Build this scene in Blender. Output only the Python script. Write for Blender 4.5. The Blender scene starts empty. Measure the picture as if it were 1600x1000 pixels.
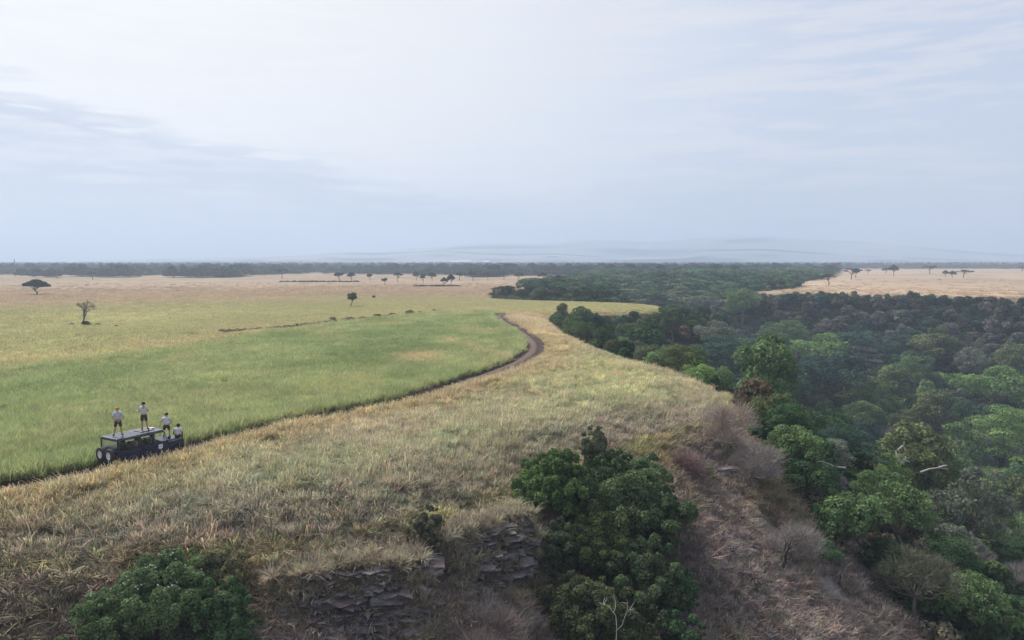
import bpy, bmesh, math, random
import numpy as np
from mathutils import Vector, Matrix, Euler

SC = bpy.context.scene
COL = SC.collection
rng = np.random.default_rng(11)
random.seed(11)
PI = math.pi
R = math.radians

# ---------------------------------------------------------------- camera
CAM_Z, PITCH, LENS = 12.4, R(4.55), 26.0
FPX = 1600 * LENS / 36.0
cam = bpy.data.objects.new('camera', bpy.data.cameras.new('camera'))
COL.objects.link(cam)
cam.location = (0, 0, CAM_Z)
cam.rotation_euler = (R(90) - PITCH, 0, 0)
cam.data.lens = LENS
cam.data.sensor_width = 36
cam.data.clip_start = 0.5
cam.data.clip_end = 60000
SC.camera = cam

# ---------------------------------------------------------------- light
SUN_EL, SUN_AZ = R(48), R(-42)            # azimuth from +Y, negative = to the left
SUN_DIR = Vector((math.sin(SUN_AZ) * math.cos(SUN_EL), math.cos(SUN_AZ) * math.cos(SUN_EL), math.sin(SUN_EL)))
sun = bpy.data.objects.new('sun', bpy.data.lights.new('sun', 'SUN'))
COL.objects.link(sun)
sun.data.energy = 1.5
sun.data.angle = R(25)
sun.data.color = (1.0, 0.93, 0.85)
sun.rotation_euler = SUN_DIR.to_track_quat('Z', 'Y').to_euler()
SC.view_settings.view_transform = 'Standard'
SC.view_settings.look = 'None'
SC.view_settings.gamma = 1
SC.view_settings.use_curve_mapping = False
SC.view_settings.exposure = 2.13
SC.cycles.max_bounces = 4
SC.cycles.diffuse_bounces = 3
SC.cycles.glossy_bounces = 2
SC.cycles.transmission_bounces = 3
SC.cycles.transparent_max_bounces = 8
SC.cycles.volume_bounces = 1
SC.cycles.caustics_reflective = False
SC.cycles.caustics_refractive = False
SC.cycles.use_denoising = True


class NT:
    """short-hand for building node trees"""
    def __init__(self, tree):
        self.t = tree
        self.t.nodes.clear()

    def n(self, kind, **kw):
        nd = self.t.nodes.new(kind)
        for k, v in kw.items():
            setattr(nd, k, v)
        return nd

    def l(self, a, b):
        self.t.links.new(a, b)

    def put(self, sock, v):
        if hasattr(v, 'is_linked') or hasattr(v, 'node'):
            self.l(v, sock)
        else:
            sock.default_value = v

    def math(self, op, a, b=0.0, c=None, clamp=False):
        nd = self.n('ShaderNodeMath', operation=op, use_clamp=clamp)
        self.put(nd.inputs[0], a)
        self.put(nd.inputs[1], b)
        if c is not None:
            self.put(nd.inputs[2], c)
        return nd.outputs[0]

    def mix(self, f, a, b, blend='MIX'):
        nd = self.n('ShaderNodeMix', data_type='RGBA', blend_type=blend)
        self.put(nd.inputs[0], f)
        for i, v in ((6, a), (7, b)):
            if isinstance(v, tuple) and len(v) == 3:
                v = (*v, 1)
            self.put(nd.inputs[i], v)
        return nd.outputs[2]

    def smooth(self, v, lo, hi):
        nd = self.n('ShaderNodeMapRange', interpolation_type='SMOOTHSTEP')
        self.put(nd.inputs[0], v)
        nd.inputs[1].default_value, nd.inputs[2].default_value = lo, hi
        return nd.outputs[0]

    def noise(self, vec, scale, detail=3.0, rough=0.55):
        nd = self.n('ShaderNodeTexNoise')
        if vec is not None:
            self.l(vec, nd.inputs['Vector'])
        nd.inputs['Scale'].default_value = scale
        nd.inputs['Detail'].default_value = detail
        nd.inputs['Roughness'].default_value = rough
        return nd.outputs[0]


world = bpy.data.worlds.new('World')
SC.world = world
world.use_nodes = True
w = NT(world.node_tree)
tc = w.n('ShaderNodeTexCoord')
sep = w.n('ShaderNodeSeparateXYZ')
w.l(tc.outputs['Generated'], sep.inputs[0])
sx, sy, sz = sep.outputs
sky = w.n('ShaderNodeTexSky', sky_type='NISHITA', sun_disc=False)
sky.sun_elevation = SUN_EL
sky.sun_rotation = SUN_AZ
sky.air_density, sky.dust_density = 1.0, 2.0
# streaks of thin cloud, drawn out level
stretch = w.n('ShaderNodeMapping')
w.l(tc.outputs['Generated'], stretch.inputs[0])
stretch.inputs['Scale'].default_value = (2.6, 2.6, 24.0)
stretch.inputs['Rotation'].default_value = (0, R(-9), 0)
n1 = w.noise(stretch.outputs[0], 1.6, 5.0, 0.55)
n2 = w.noise(stretch.outputs[0], 4.5, 4.0, 0.6)
glare_dir = Vector((math.sin(R(-38)) * math.cos(R(26)), math.cos(R(-38)) * math.cos(R(26)), math.sin(R(26))))
dotn = w.n('ShaderNodeVectorMath', operation='DOT_PRODUCT')
w.l(tc.outputs['Generated'], dotn.inputs[0])
dotn.inputs[1].default_value = glare_dir
glare = w.smooth(w.math('ADD', dotn.outputs['Value'], w.math('MULTIPLY', w.math('SUBTRACT', n1, 0.5), 0.12)), 0.42, 1.0)
veil = w.mix(glare, (2.56, 2.86, 3.48), (4.3, 4.2, 4.02))
# the low bank of blue-grey cloud in the direction of the far plain
edge = w.math('MULTIPLY_ADD', sx, -0.228, 0.070)
s_ = w.math('SUBTRACT', edge, sz)
s_ = w.math('ADD', s_, w.math('MULTIPLY', w.math('SUBTRACT', n1, 0.5), 0.13))
s_ = w.math('ADD', s_, w.math('MULTIPLY', w.math('SUBTRACT', n2, 0.5), 0.11))
bank = w.math('MULTIPLY', w.smooth(s_, -0.008, 0.02), 0.95)
rim_l = w.math('MULTIPLY', w.math('MULTIPLY', w.smooth(s_, -0.06, -0.012), w.smooth(n2, 0.42, 0.62)), 0.55)
veil = w.mix(rim_l, veil, (4.5, 4.42, 4.35))
bank = w.math('MULTIPLY', bank, w.math('MULTIPLY_ADD', w.smooth(n2, 0.68, 0.48), 0.35, 0.65))
cl = w.mix(bank, veil, (2.28, 2.5, 3.0))
thin = w.math('MULTIPLY', w.smooth(w.math('ADD', w.math('MULTIPLY', n2, 0.5), w.math('MULTIPLY', n1, 0.5)), 0.46, 0.58), 0.5)
cl = w.mix(thin, cl, (3.95, 3.75, 3.7))
low = w.math('MULTIPLY', w.smooth(sz, 0.17, 0.0), 0.55)
cl = w.mix(low, cl, (2.4, 2.7, 3.2))
mixed = w.mix(0.9, sky.outputs[0], cl)
bg = w.n('ShaderNodeBackground')
bg.inputs['Strength'].default_value = 0.05
w.l(mixed, bg.inputs[0])
w.l(bg.outputs[0], w.n('ShaderNodeOutputWorld').inputs[0])


# ---------------------------------------------------------------- helpers: the lie of the land
def ray(px, py):
    a, b = (px - 800) / FPX, (500 - py) / FPX
    c, s = math.cos(PITCH), math.sin(PITCH)
    return a, c + b * s, -s + b * c          # direction with unit depth


def P(px, py, z=0.0):
    """the place on level z that lies under a sight line from the drone"""
    x, y, d = ray(px, py)
    k = (z - CAM_Z) / d
    return x * k, y * k


def sm(x, a, b):
    t = np.clip((np.asarray(x, float) - a) / (b - a), 0, 1)
    return t * t * (3 - 2 * t)


def _hash(i, j, seed):
    h = (i * 374761393 + j * 668265263 + seed * 1442695041) & 0xFFFFFFFF
    h = ((h ^ (h >> 13)) * 1274126177) & 0xFFFFFFFF
    return ((h ^ (h >> 16)) & 0xFFFF) / 65535.0


def vnoise(x, y, seed=0):
    x, y = np.asarray(x, float), np.asarray(y, float)
    i, j = np.floor(x).astype(np.int64), np.floor(y).astype(np.int64)
    u, v = x - i, y - j
    u, v = u * u * (3 - 2 * u), v * v * (3 - 2 * v)
    a, b = _hash(i, j, seed), _hash(i + 1, j, seed)
    c, d = _hash(i, j + 1, seed), _hash(i + 1, j + 1, seed)
    return (a * (1 - u) + b * u) * (1 - v) + (c * (1 - u) + d * u) * v


def fbm(x, y, seed=0, oct=3):
    t, amp, tot = 0, 1.0, 0
    for k in range(oct):
        t = t + amp * vnoise(np.asarray(x) * 2 ** k, np.asarray(y) * 2 ** k, seed + k * 17)
        tot += amp
        amp *= 0.5
    return t / tot                              # 0..1


def seg_dist(pts, X, Y, closed):
    X, Y = np.asarray(X, float), np.asarray(Y, float)
    best = np.full(X.shape, 1e18)
    n = len(pts)
    for k in range(n if closed else n - 1):
        ax, ay = pts[k]
        bx, by = pts[(k + 1) % n]
        dx, dy = bx - ax, by - ay
        t = np.clip(((X - ax) * dx + (Y - ay) * dy) / (dx * dx + dy * dy + 1e-12), 0, 1)
        best = np.minimum(best, (X - ax - t * dx) ** 2 + (Y - ay - t * dy) ** 2)
    return np.sqrt(best)


def sdist(poly, X, Y):
    """distance to a polygon's outline, negative inside"""
    X, Y = np.asarray(X, float), np.asarray(Y, float)
    ins = np.zeros(X.shape, bool)
    n = len(poly)
    for k in range(n):
        ax, ay = poly[k]
        bx, by = poly[(k + 1) % n]
        if ay == by:
            continue
        c = ((ay > Y) != (by > Y)) & (X < (bx - ax) * (Y - ay) / (by - ay) + ax)
        ins ^= c
    d = seg_dist(poly, X, Y, True)
    return np.where(ins, -d, d)


def catmull(pts, n=8):
    out = []
    for i in range(len(pts) - 1):
        p0, p1, p2, p3 = pts[max(i - 1, 0)], pts[i], pts[i + 1], pts[min(i + 2, len(pts) - 1)]
        for k in range(n):
            t = k / n
            out.append(tuple(0.5 * (2 * b + (c - a) * t + (2 * a - 5 * b + 4 * c - d) * t * t + (3 * b - a - 3 * c + d) * t ** 3)
                             for a, b, c, d in zip(p0, p1, p2, p3)))
    out.append(tuple(pts[-1]))
    return out


RIM = [P(*q) for q in [(-300, 905, -1.2), (0, 865, -1.2), (200, 850, -1.2), (350, 838, -1.2), (480, 825, -1.2), (600, 806, -1.2), (700, 784, -1.2),
                       (780, 755, -1.2), (900, 716, -1.2), (980, 694, -1.2), (1050, 676, -1.2), (1100, 658, -1), (1128, 634, -.8), (1125, 612, -.6),
                       (1100, 597, -.5), (1040, 573, -.4), (1000, 560, -.3), (940, 540, -.2), (880, 516, -.1), (858, 499, 0), (862, 490, 0),
                       (950, 487, 0), (1030, 482.5, 0), (1036, 478, 0), (1000, 474.5, 0), (900, 471, 0), (800, 468, 0), (762, 462, 0),
                       (800, 452, 0), (870, 445, 0), (940, 430, 0)]]
NEAR_RIM = catmull(RIM, 3)
NEAR = [(-16000, -1500), (-3000, -1200), (-300, -90), (-100, 5), (-60, 21)] + NEAR_RIM + [(150, 900), (400, 1500), (600, 16000), (-16000, 16000)]
FAR = [(97, 305), (118, 296), (142, 288), (165, 276), (184, 265), (215, 250), (260, 235), (400, 190), (1500, 0), (16000, -500), (16000, 3000), (1800, 1900),
       (560, 1250), (268, 620), (205, 494), (165, 440), (150, 385), (122, 336)]
TRACK_PX = [(-260, 818), (-120, 792), (0, 767), (100, 750), (215, 727), (300, 704), (450, 667), (620, 634), (700, 607), (765, 585), (810, 566), (831, 550),
            (832, 536), (818, 522), (797, 509), (783, 500), (779, 494.5), (786, 491)]
TRACK = catmull([P(*q) for q in TRACK_PX], 6)
FIELD_EDGE = [P(*q) for q in [(775, 489), (740, 488.5), (680, 489), (600, 498), (500, 510), (420, 523), (330, 541), (200, 558), (0, 580), (-300, 610)]]
FIELD = TRACK[:97] + FIELD_EDGE
DEPTH = 38.0


def rim_s(X, Y):
    return np.minimum(sdist(NEAR, X, Y), sdist(FAR, X, Y))


def terrain(X, Y, s=None):
    X, Y = np.asarray(X, float), np.asarray(Y, float)
    if s is None:
        s = rim_s(X, Y)
    dep = DEPTH * (1 - sm(Y, 140, 430)) * (1 - sm(Y, 330, 470)) + 0.02
    dep = dep * (1 - 0.94 * sm(Y, 200, 238) * (1 - sm(X, 25, 80)))
    slope = 0.78 + 0.34 * (1 - sm(X, 0, 14)) * (1 - sm(Y, 52, 62)) * sm(X, -40, -22)
    wd = 2.4
    soft = np.where(s / wd > 30, s, wd * np.log1p(np.exp(np.clip(s / wd, -40, 30))))
    drop = dep * np.tanh(soft * slope / dep)
    z = -drop
    rough = sm(s, 0.5, 6) * (1 - sm(np.hypot(X, Y), 90, 140))
    z = z + rough * (fbm(X / 7, Y / 7, 3) - 0.5) * 2.6 + rough * (fbm(X / 2.2, Y / 2.2, 9) - 0.5) * 0.7
    dt = seg_dist(TRACK, X, Y, False)
    z = z + 0.22 * np.exp(-((dt - 2.7) / 1.1) ** 2) * (sdist(FIELD, X, Y) > 0) * (1 - sm(Y, 66, 84)) * (s < 0)
    z = z + (fbm(X / 9, Y / 9, 5) - 0.5) * 0.35 * sm(dt, 2.5, 7) * (s < 4) * (1 - sm(np.hypot(X, Y), 130, 200))
    return z


def tz(x, y):
    return float(terrain(np.array([x]), np.array([y]))[0])


def hit(px, py, lift=0.0, start=18.0, stop=900.0):
    """first place where a sight line meets the land raised by `lift`"""
    x, y, d = ray(px, py)
    k = start * 1.02 ** np.arange(220)
    k = k[k < stop]
    def top(kk):
        X_, Y_ = x * kk, y * kk
        if not lift:
            return terrain(X_, Y_)
        s_ = rim_s(X_, Y_)
        return terrain(X_, Y_, s_) + lift * ((s_ > 2.5) & (sdist(BARE, X_, Y_) > 1.0))
    below = (CAM_Z + d * k) < top(k)
    if not below.any():
        k0 = k[-1]
    else:
        i = int(np.argmax(below))
        k1, k0_ = k[i], k[max(i - 1, 0)]
        kk = np.linspace(k0_, k1, 40)
        b = (CAM_Z + d * kk) < top(kk)
        k0 = kk[int(np.argmax(b))] if b.any() else k1
    return x * k0, y * k0, k0


# ---------------------------------------------------------------- helpers: objects
def tag(o, label=None, cat=None, group=None, kind=None):
    if label: o['label'] = label
    if cat: o['category'] = cat
    if group: o['group'] = group
    if kind: o['kind'] = kind
    return o


def link(name, data, parent=None, loc=(0, 0, 0)):
    o = bpy.data.objects.new(name, data)
    COL.objects.link(o)
    o.parent = parent
    o.location = loc
    return o


def empty(name, loc=(0, 0, 0), rz=0.0):
    o = link(name, None, None, loc)
    o.rotation_euler = (0, 0, rz)
    o.empty_display_size = 0.3
    return o


def quick_mesh(name, V, Fq, mats=(), smooth=False, attrs=None, nside=4):
    """mesh from numpy arrays, all faces with nside corners"""
    me = bpy.data.meshes.new(name)
    V = np.asarray(V, np.float32)
    Fq = np.asarray(Fq, np.int32)
    me.vertices.add(len(V))
    me.vertices.foreach_set('co', V.ravel())
    nf = len(Fq)
    me.loops.add(nf * nside)
    me.loops.foreach_set('vertex_index', Fq.ravel())
    me.polygons.add(nf)
    me.polygons.foreach_set('loop_start', np.arange(0, nf * nside, nside, dtype=np.int32))
    me.polygons.foreach_set('loop_total', np.full(nf, nside, np.int32))
    if smooth:
        me.polygons.foreach_set('use_smooth', np.ones(nf, bool))
    for k, (dom, typ, arr) in (attrs or {}).items():
        a = me.attributes.new(k, typ, dom)
        key = {'FLOAT': 'value', 'INT': 'value', 'FLOAT_VECTOR': 'vector', 'FLOAT_COLOR': 'color'}[typ]
        a.data.foreach_set(key, np.ascontiguousarray(arr).ravel())
    for m in mats:
        me.materials.append(m)
    me.update()
    me.validate()
    return me


def tubes(paths, sides=6):
    """V, F of tapered tubes; a path is a list of (point, radius)"""
    V, Fq = [], []
    ang = np.arange(sides) * 2 * PI / sides
    for path in paths:
        p = np.array([q[0] for q in path], float)
        r = np.array([q[1] for q in path], float)
        tan = np.gradient(p, axis=0)
        tan /= np.linalg.norm(tan, axis=1)[:, None] + 1e-9
        ref = np.array([1.0, 0.13, 0.07]) if abs(tan[0][2]) > 0.8 else np.array([0.05, 0.1, 1.0])
        a = np.cross(tan, ref)
        a /= np.linalg.norm(a, axis=1)[:, None] + 1e-9
        b = np.cross(tan, a)
        base = sum(len(v) for v in V)
        ring = p[:, None, :] + r[:, None, None] * (np.cos(ang)[None, :, None] * a[:, None, :] + np.sin(ang)[None, :, None] * b[:, None, :])
        V.append(ring.reshape(-1, 3))
        n = len(p)
        for i in range(n - 1):
            for k in range(sides):
                k2 = (k + 1) % sides
                Fq.append((base + i * sides + k, base + i * sides + k2, base + (i + 1) * sides + k2, base + (i + 1) * sides + k))
    return np.concatenate(V), np.array(Fq)


def simple_mat(name, col, rough=0.6, metal=0.0, spec=0.5, noise=0.0, nscale=20.0, bump=0.0):
    m = bpy.data.materials.new(name)
    m.use_nodes = True
    t = NT(m.node_tree)
    b = t.n('ShaderNodeBsdfPrincipled')
    b.inputs['Roughness'].default_value = rough
    b.inputs['Metallic'].default_value = metal
    b.inputs['Specular IOR Level'].default_value = spec
    if noise or bump:
        co = t.n('ShaderNodeTexCoord')
        nz = t.noise(co.outputs['Object'], nscale, 5.0, 0.6)
        f = t.math('MULTIPLY_ADD', t.math('SUBTRACT', nz, 0.5), 2.4 * noise, 1.0)
        t.l(t.mix(1.0, (*col, 1), f, 'MULTIPLY'), b.inputs['Base Color'])
        if bump:
            bp = t.n('ShaderNodeBump')
            bp.inputs['Strength'].default_value = bump
            t.l(nz, bp.inputs['Height'])
            t.l(bp.outputs[0], b.inputs['Normal'])
    else:
        b.inputs['Base Color'].default_value = (*col, 1)
    t.l(b.outputs[0], t.n('ShaderNodeOutputMaterial').inputs[0])
    return m


def leaf_mat(name, source, trans=0.3, spread=0.5, warmth=0.35):
    """foliage: colour from the object ('object') or from each scattered instance ('instance')"""
    m = bpy.data.materials.new(name)
    m.use_nodes = True
    t = NT(m.node_tree)
    if source == 'object':
        base = t.n('ShaderNodeObjectInfo').outputs['Color']
    else:
        a = t.n('ShaderNodeAttribute', attribute_type='INSTANCER', attribute_name='tint')
        base = a.outputs['Color']
    var = t.n('ShaderNodeAttribute', attribute_type='GEOMETRY', attribute_name='var').outputs['Fac']
    f = t.math('MULTIPLY_ADD', var, spread * 2, 1 - spread)
    c = t.mix(1.0, base, f, 'MULTIPLY')
    warm = t.mix(t.math('MULTIPLY', t.smooth(var, 0.55, 1.0), warmth), c, t.mix(1.0, c, (1.45, 1.25, 0.7), 'MULTIPLY'))
    d = t.n('ShaderNodeBsdfDiffuse')
    tr = t.n('ShaderNodeBsdfTranslucent')
    t.l(warm, d.inputs[0])
    t.l(warm, tr.inputs[0])
    mx = t.n('ShaderNodeMixShader')
    mx.inputs[0].default_value = trans
    t.l(d.outputs[0], mx.inputs[1])
    t.l(tr.outputs[0], mx.inputs[2])
    t.l(mx.outputs[0], t.n('ShaderNodeOutputMaterial').inputs[0])
    return m


M_LEAF = leaf_mat('leaves', 'object')
M_LEAF_I = leaf_mat('scattered_leaves', 'instance')
M_TWIG = leaf_mat('bare_twigs', 'object', 0.05, 0.4, warmth=0.0)
M_GRASS = leaf_mat('grass_blades', 'instance', 0.35, 0.35)
M_BARK = simple_mat('bark', (0.13, 0.105, 0.085), 0.9, noise=0.4, nscale=6, bump=0.4)
M_PALE_BARK = simple_mat('pale_bark', (0.48, 0.45, 0.42), 0.85, noise=0.25, nscale=6)
M_DARK_BARK = simple_mat('dark_bark', (0.035, 0.03, 0.028), 0.9, noise=0.3, nscale=6)


def scatter_tree(coll):
    """node group that sets one of the collection's meshes on every vertex"""
    g = bpy.data.node_groups.new('scatter_' + coll.name, 'GeometryNodeTree')
    g.interface.new_socket('Geometry', in_out='INPUT', socket_type='NodeSocketGeometry')
    g.interface.new_socket('Geometry', in_out='OUTPUT', socket_type='NodeSocketGeometry')
    t = NT(g)
    gi, go = t.n('NodeGroupInput'), t.n('NodeGroupOutput')
    ci = t.n('GeometryNodeCollectionInfo')
    ci.inputs['Collection'].default_value = coll
    ci.inputs['Separate Children'].default_value = True
    ci.inputs['Reset Children'].default_value = True
    iop = t.n('GeometryNodeInstanceOnPoints')
    iop.inputs['Pick Instance'].default_value = True
    def att(name, typ):
        nd = t.n('GeometryNodeInputNamedAttribute', data_type=typ)
        nd.inputs['Name'].default_value = name
        return nd.outputs['Attribute']
    t.l(gi.outputs[0], iop.inputs['Points'])
    t.l(ci.outputs[0], iop.inputs['Instance'])
    t.l(att('idx', 'INT'), iop.inputs['Instance Index'])
    er = t.n('FunctionNodeEulerToRotation')
    t.l(att('rot', 'FLOAT_VECTOR'), er.inputs[0])
    t.l(er.outputs[0], iop.inputs['Rotation'])
    t.l(att('scl', 'FLOAT_VECTOR'), iop.inputs['Scale'])
    t.l(iop.outputs[0], go.inputs[0])
    return g


_scat = {}


def scatter(name, label, cat, pts, scl, tint, coll, tilt=0.12, idx=None):
    n = len(pts)
    if coll.name not in _scat:
        _scat[coll.name] = scatter_tree(coll)
    nk = len(coll.objects)
    idx = rng.integers(0, nk, n) if idx is None else idx
    rot = np.stack([rng.normal(0, tilt, n), rng.normal(0, tilt, n), rng.uniform(0, 2 * PI, n)], 1)
    scl = np.asarray(scl, float)
    if scl.ndim == 1:
        scl = np.repeat(scl[:, None], 3, 1)
    tint4 = np.concatenate([np.clip(tint, 0.004, 1), np.ones((n, 1))], 1)
    me = quick_mesh(name, pts, np.zeros((0, 4), np.int32), attrs={
        'idx': ('POINT', 'INT', idx.astype(np.int32)), 'rot': ('POINT', 'FLOAT_VECTOR', rot.astype(np.float32)),
        'scl': ('POINT', 'FLOAT_VECTOR', scl.astype(np.float32)), 'tint': ('POINT', 'FLOAT_COLOR', tint4.astype(np.float32))})
    o = link(name, me)
    md = o.modifiers.new('scatter', 'NODES')
    md.node_group = _scat[coll.name]
    tag(o, label, cat, kind='stuff')
    return o

# ---------------------------------------------------------------- the ground
def graded(lo, hi, a, b, step, growth):
    core = list(np.arange(a, b + 1e-6, step))
    up, x, st = [], b, step
    while x < hi:
        st *= growth
        x += st
        up.append(min(x, hi))
    dn, x, st = [], a, step
    while x > lo:
        st *= growth
        x -= st
        dn.append(max(x, lo))
    return np.array(dn[::-1] + core + up)


def mixc(a, b, t):
    t = np.asarray(t)[:, None]
    return np.asarray(a) * (1 - t) + np.asarray(b) * t


C_FIELD_A, C_FIELD_B = np.array((0.28, 0.345, 0.165)), np.array((0.39, 0.41, 0.22))
C_GOLD = np.array((0.53, 0.44, 0.265))
C_HILL_Y = np.array((0.54, 0.535, 0.30))
C_TUSS = np.array((0.45, 0.475, 0.32))
C_PINK = np.array((0.49, 0.415, 0.325))
C_SLOPE = np.array((0.39, 0.34, 0.32))
C_PLAIN_Y = np.array((0.44, 0.43, 0.235))
C_PLAIN_T = np.array((0.43, 0.34, 0.25))
C_FARP = np.array((0.50, 0.39, 0.29))
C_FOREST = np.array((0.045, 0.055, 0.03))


def zones(X, Y):
    """colour of what grows at each place, and the masks used to get it"""
    sn, sf = sdist(NEAR, X, Y), sdist(FAR, X, Y)
    s = np.minimum(sn, sf)
    fld = sdist(FIELD, X, Y)
    dt = seg_dist(TRACK, X, Y, False)
    D = np.hypot(X, Y)
    near_side = (seg_dist(NEAR_RIM[:64], X, Y, False) < 200) & (fld > 0) & (Y < 190) & (seg_dist(FIELD_EDGE, X, Y, False) > dt)
    n1, n2, n3 = fbm(X / 11, Y / 11, 21), fbm(X / 3.5, Y / 3.5, 31), fbm(X / 40, Y / 40, 41)
    n4 = vnoise(X / 1.3, Y / 1.3, 51)
    plain = mixc(C_PLAIN_Y, C_PLAIN_T, sm(D + (n3 - 0.5) * 90, 175, 310))
    plain = plain * (0.84 + 0.32 * n3)[:, None]
    band = np.exp(-((seg_dist(FIELD_EDGE, X, Y, False) - 6) / 9) ** 2) * (fld > 0)
    plain = mixc(plain, C_GOLD * 1.0, band * 0.35)
    field = mixc(C_FIELD_A, C_FIELD_B, np.clip(n1 * 1.5 - 0.35 + (n4 - 0.5) * 0.5, 0, 1)) * (0.8 + 0.4 * n2)[:, None]
    tx, ty = P(650, 560)
    patch = np.exp(-(((X - tx) / 3.2) ** 2 + ((Y - ty) / 6.5) ** 2)) * (0.5 + n2)
    patch = np.maximum(patch, np.exp(-(seg_dist([P(690, 530), P(765, 556), P(795, 566)], X, Y, False) / 0.9) ** 2) * n2 * 1.3)
    field = mixc(field, C_GOLD, np.clip(patch, 0, 0.85))
    field = mixc(field, np.array((0.20, 0.27, 0.115)), np.clip(fbm(X / 17, Y / 17, 83) * 2.6 - 1.35, 0, 0.55))
    field = mixc(field, np.array((0.47, 0.44, 0.24)), np.clip(fbm(X / 8, Y / 14, 87) * 3.0 - 1.85, 0, 0.6))
    # hillside between the track and the rim
    far_h = sm(Y, 48, 78)
    hill = mixc(C_TUSS, C_HILL_Y, far_h)
    hill = mixc(hill, C_PINK, np.clip(n1 * 2.2 - 0.95, 0, 0.75) * (1 - 0.5 * far_h))
    hill = mixc(hill, np.array((0.27, 0.32, 0.175)), np.clip(fbm(X / 6, Y / 6, 77) * 2.4 - 1.15, 0, 0.6))
    hill = mixc(hill, np.array((0.37, 0.325, 0.28)), sm(s, -7.5, -0.5) * (0.45 + 0.75 * n2) * (0.4 + 0.6 * (1 - sm(Y, 62, 78))))
    gold = np.exp(-((dt - 2.6) / (1.1 + 0.03 * D)) ** 2)
    hill = mixc(hill, C_GOLD, np.clip(gold * 0.95 + 0.6 * sm(Y, 95, 125) * n1, 0, 0.9))
    hill = mixc(hill, C_PINK * 1.05, 0.6 * sm(Y, 105, 150) * (n2 > 0.45))
    hill = hill * (0.78 + 0.44 * n2)[:, None]
    slope = mixc(C_SLOPE, np.array((0.28, 0.24, 0.23)), np.clip(n1 * 2 - 0.6, 0, 1))
    slope = mixc(slope, np.array((0.36, 0.31, 0.18)), np.clip(fbm(X / 5, Y / 5, 61) * 2.6 - 1.2, 0, 0.75))
    slope = slope * (0.75 + 0.5 * n2)[:, None]
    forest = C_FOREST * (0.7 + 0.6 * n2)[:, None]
    col = plain.copy()
    col = np.where((near_side & (s < 0))[:, None], hill, col)
    soft_e = sm(dt, 3, 9)
    fm = sm(-fld + (n2 - 0.5) * 12 * soft_e, -0.4 - 6 * soft_e, 0.6 + 6 * soft_e)
    col = mixc(col, field, fm)
    col = mixc(col, C_FARP * (0.86 + 0.28 * n3)[:, None], (sf < 0) * 1.0)
    bare = sm(-sdist(BARE, X, Y), -1.5, 1.5)
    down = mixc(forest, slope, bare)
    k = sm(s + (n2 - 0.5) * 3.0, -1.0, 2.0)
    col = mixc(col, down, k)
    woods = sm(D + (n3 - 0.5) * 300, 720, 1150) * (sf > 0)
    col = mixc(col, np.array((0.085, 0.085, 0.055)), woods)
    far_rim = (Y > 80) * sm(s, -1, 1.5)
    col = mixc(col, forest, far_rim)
    return col, dict(s=s, sn=sn, sf=sf, field=fld, dt=dt, D=D, hill=near_side & (s < 0), bare=bare, n1=n1, n2=n2, n3=n3)


# foot of the bare grassy slope, where the wood begins
BARE_FOOT = [hit(*q)[:2] for q in [(1150, 622), (1182, 700), (1250, 790), (1330, 880), (1395, 955), (1440, 1000)]]
BARE = [P(1000, 570, -.3), P(1100, 600, -.5), P(1128, 622, -.6)] + BARE_FOOT + [(BARE_FOOT[-1][0] + 3, BARE_FOOT[-1][1] - 10), (34, 15), (-100, -20), (-100, 40), (-30, 40), (0, 60)]

gx = graded(-16000, 16000, -52, 62, 0.8, 1.04)
gy = graded(-2500, 16000, 20, 124, 0.8, 1.04)
GX, GY = np.meshgrid(gx, gy)
fx, fy = GX.ravel(), GY.ravel()
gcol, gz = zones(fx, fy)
gzz = terrain(fx, fy, gz['s'])
nxg, nyg = len(gx), len(gy)
ii = (np.arange(nyg - 1)[:, None] * nxg + np.arange(nxg - 1)[None, :]).ravel()
GF = np.stack([ii, ii + 1, ii + nxg + 1, ii + nxg], 1)

mg = bpy.data.materials.new('ground')
mg.use_nodes = True
t = NT(mg.node_tree)
at = t.n('ShaderNodeAttribute', attribute_type='GEOMETRY', attribute_name='col')
geo = t.n('ShaderNodeNewGeometry')
na = t.noise(geo.outputs['Position'], 1.6, 6, 0.65)
nb = t.noise(geo.outputs['Position'], 0.07, 6, 0.6)
nc = t.noise(geo.outputs['Position'], 0.008, 5, 0.6)
f = t.math('ADD', t.math('MULTIPLY', t.math('SUBTRACT', na, 0.5), 0.9), t.math('MULTIPLY', t.math('SUBTRACT', nb, 0.5), 0.8))
f = t.math('ADD', f, t.math('MULTIPLY', t.math('SUBTRACT', nc, 0.5), 0.5))
c = t.mix(1.0, at.outputs['Color'], t.math('ADD', f, 0.64), 'MULTIPLY')
c = t.mix(t.math('MULTIPLY', t.smooth(nb, 0.52, 0.72), 0.35), c, t.mix(1.0, c, (0.8, 1.0, 0.62), 'MULTIPLY'))
d = t.n('ShaderNodeBsdfDiffuse')
t.l(c, d.inputs[0])
bp = t.n('ShaderNodeBump')
bp.inputs['Strength'].default_value = 0.6
bp.inputs['Distance'].default_value = 0.3
t.l(na, bp.inputs['Height'])
t.l(bp.outputs[0], d.inputs['Normal'])
t.l(d.outputs[0], t.n('ShaderNodeOutputMaterial').inputs[0])
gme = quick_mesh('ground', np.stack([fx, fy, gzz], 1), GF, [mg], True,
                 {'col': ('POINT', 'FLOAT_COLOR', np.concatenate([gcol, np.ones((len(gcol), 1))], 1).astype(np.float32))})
tag(link('ground', gme), kind='structure')

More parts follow.
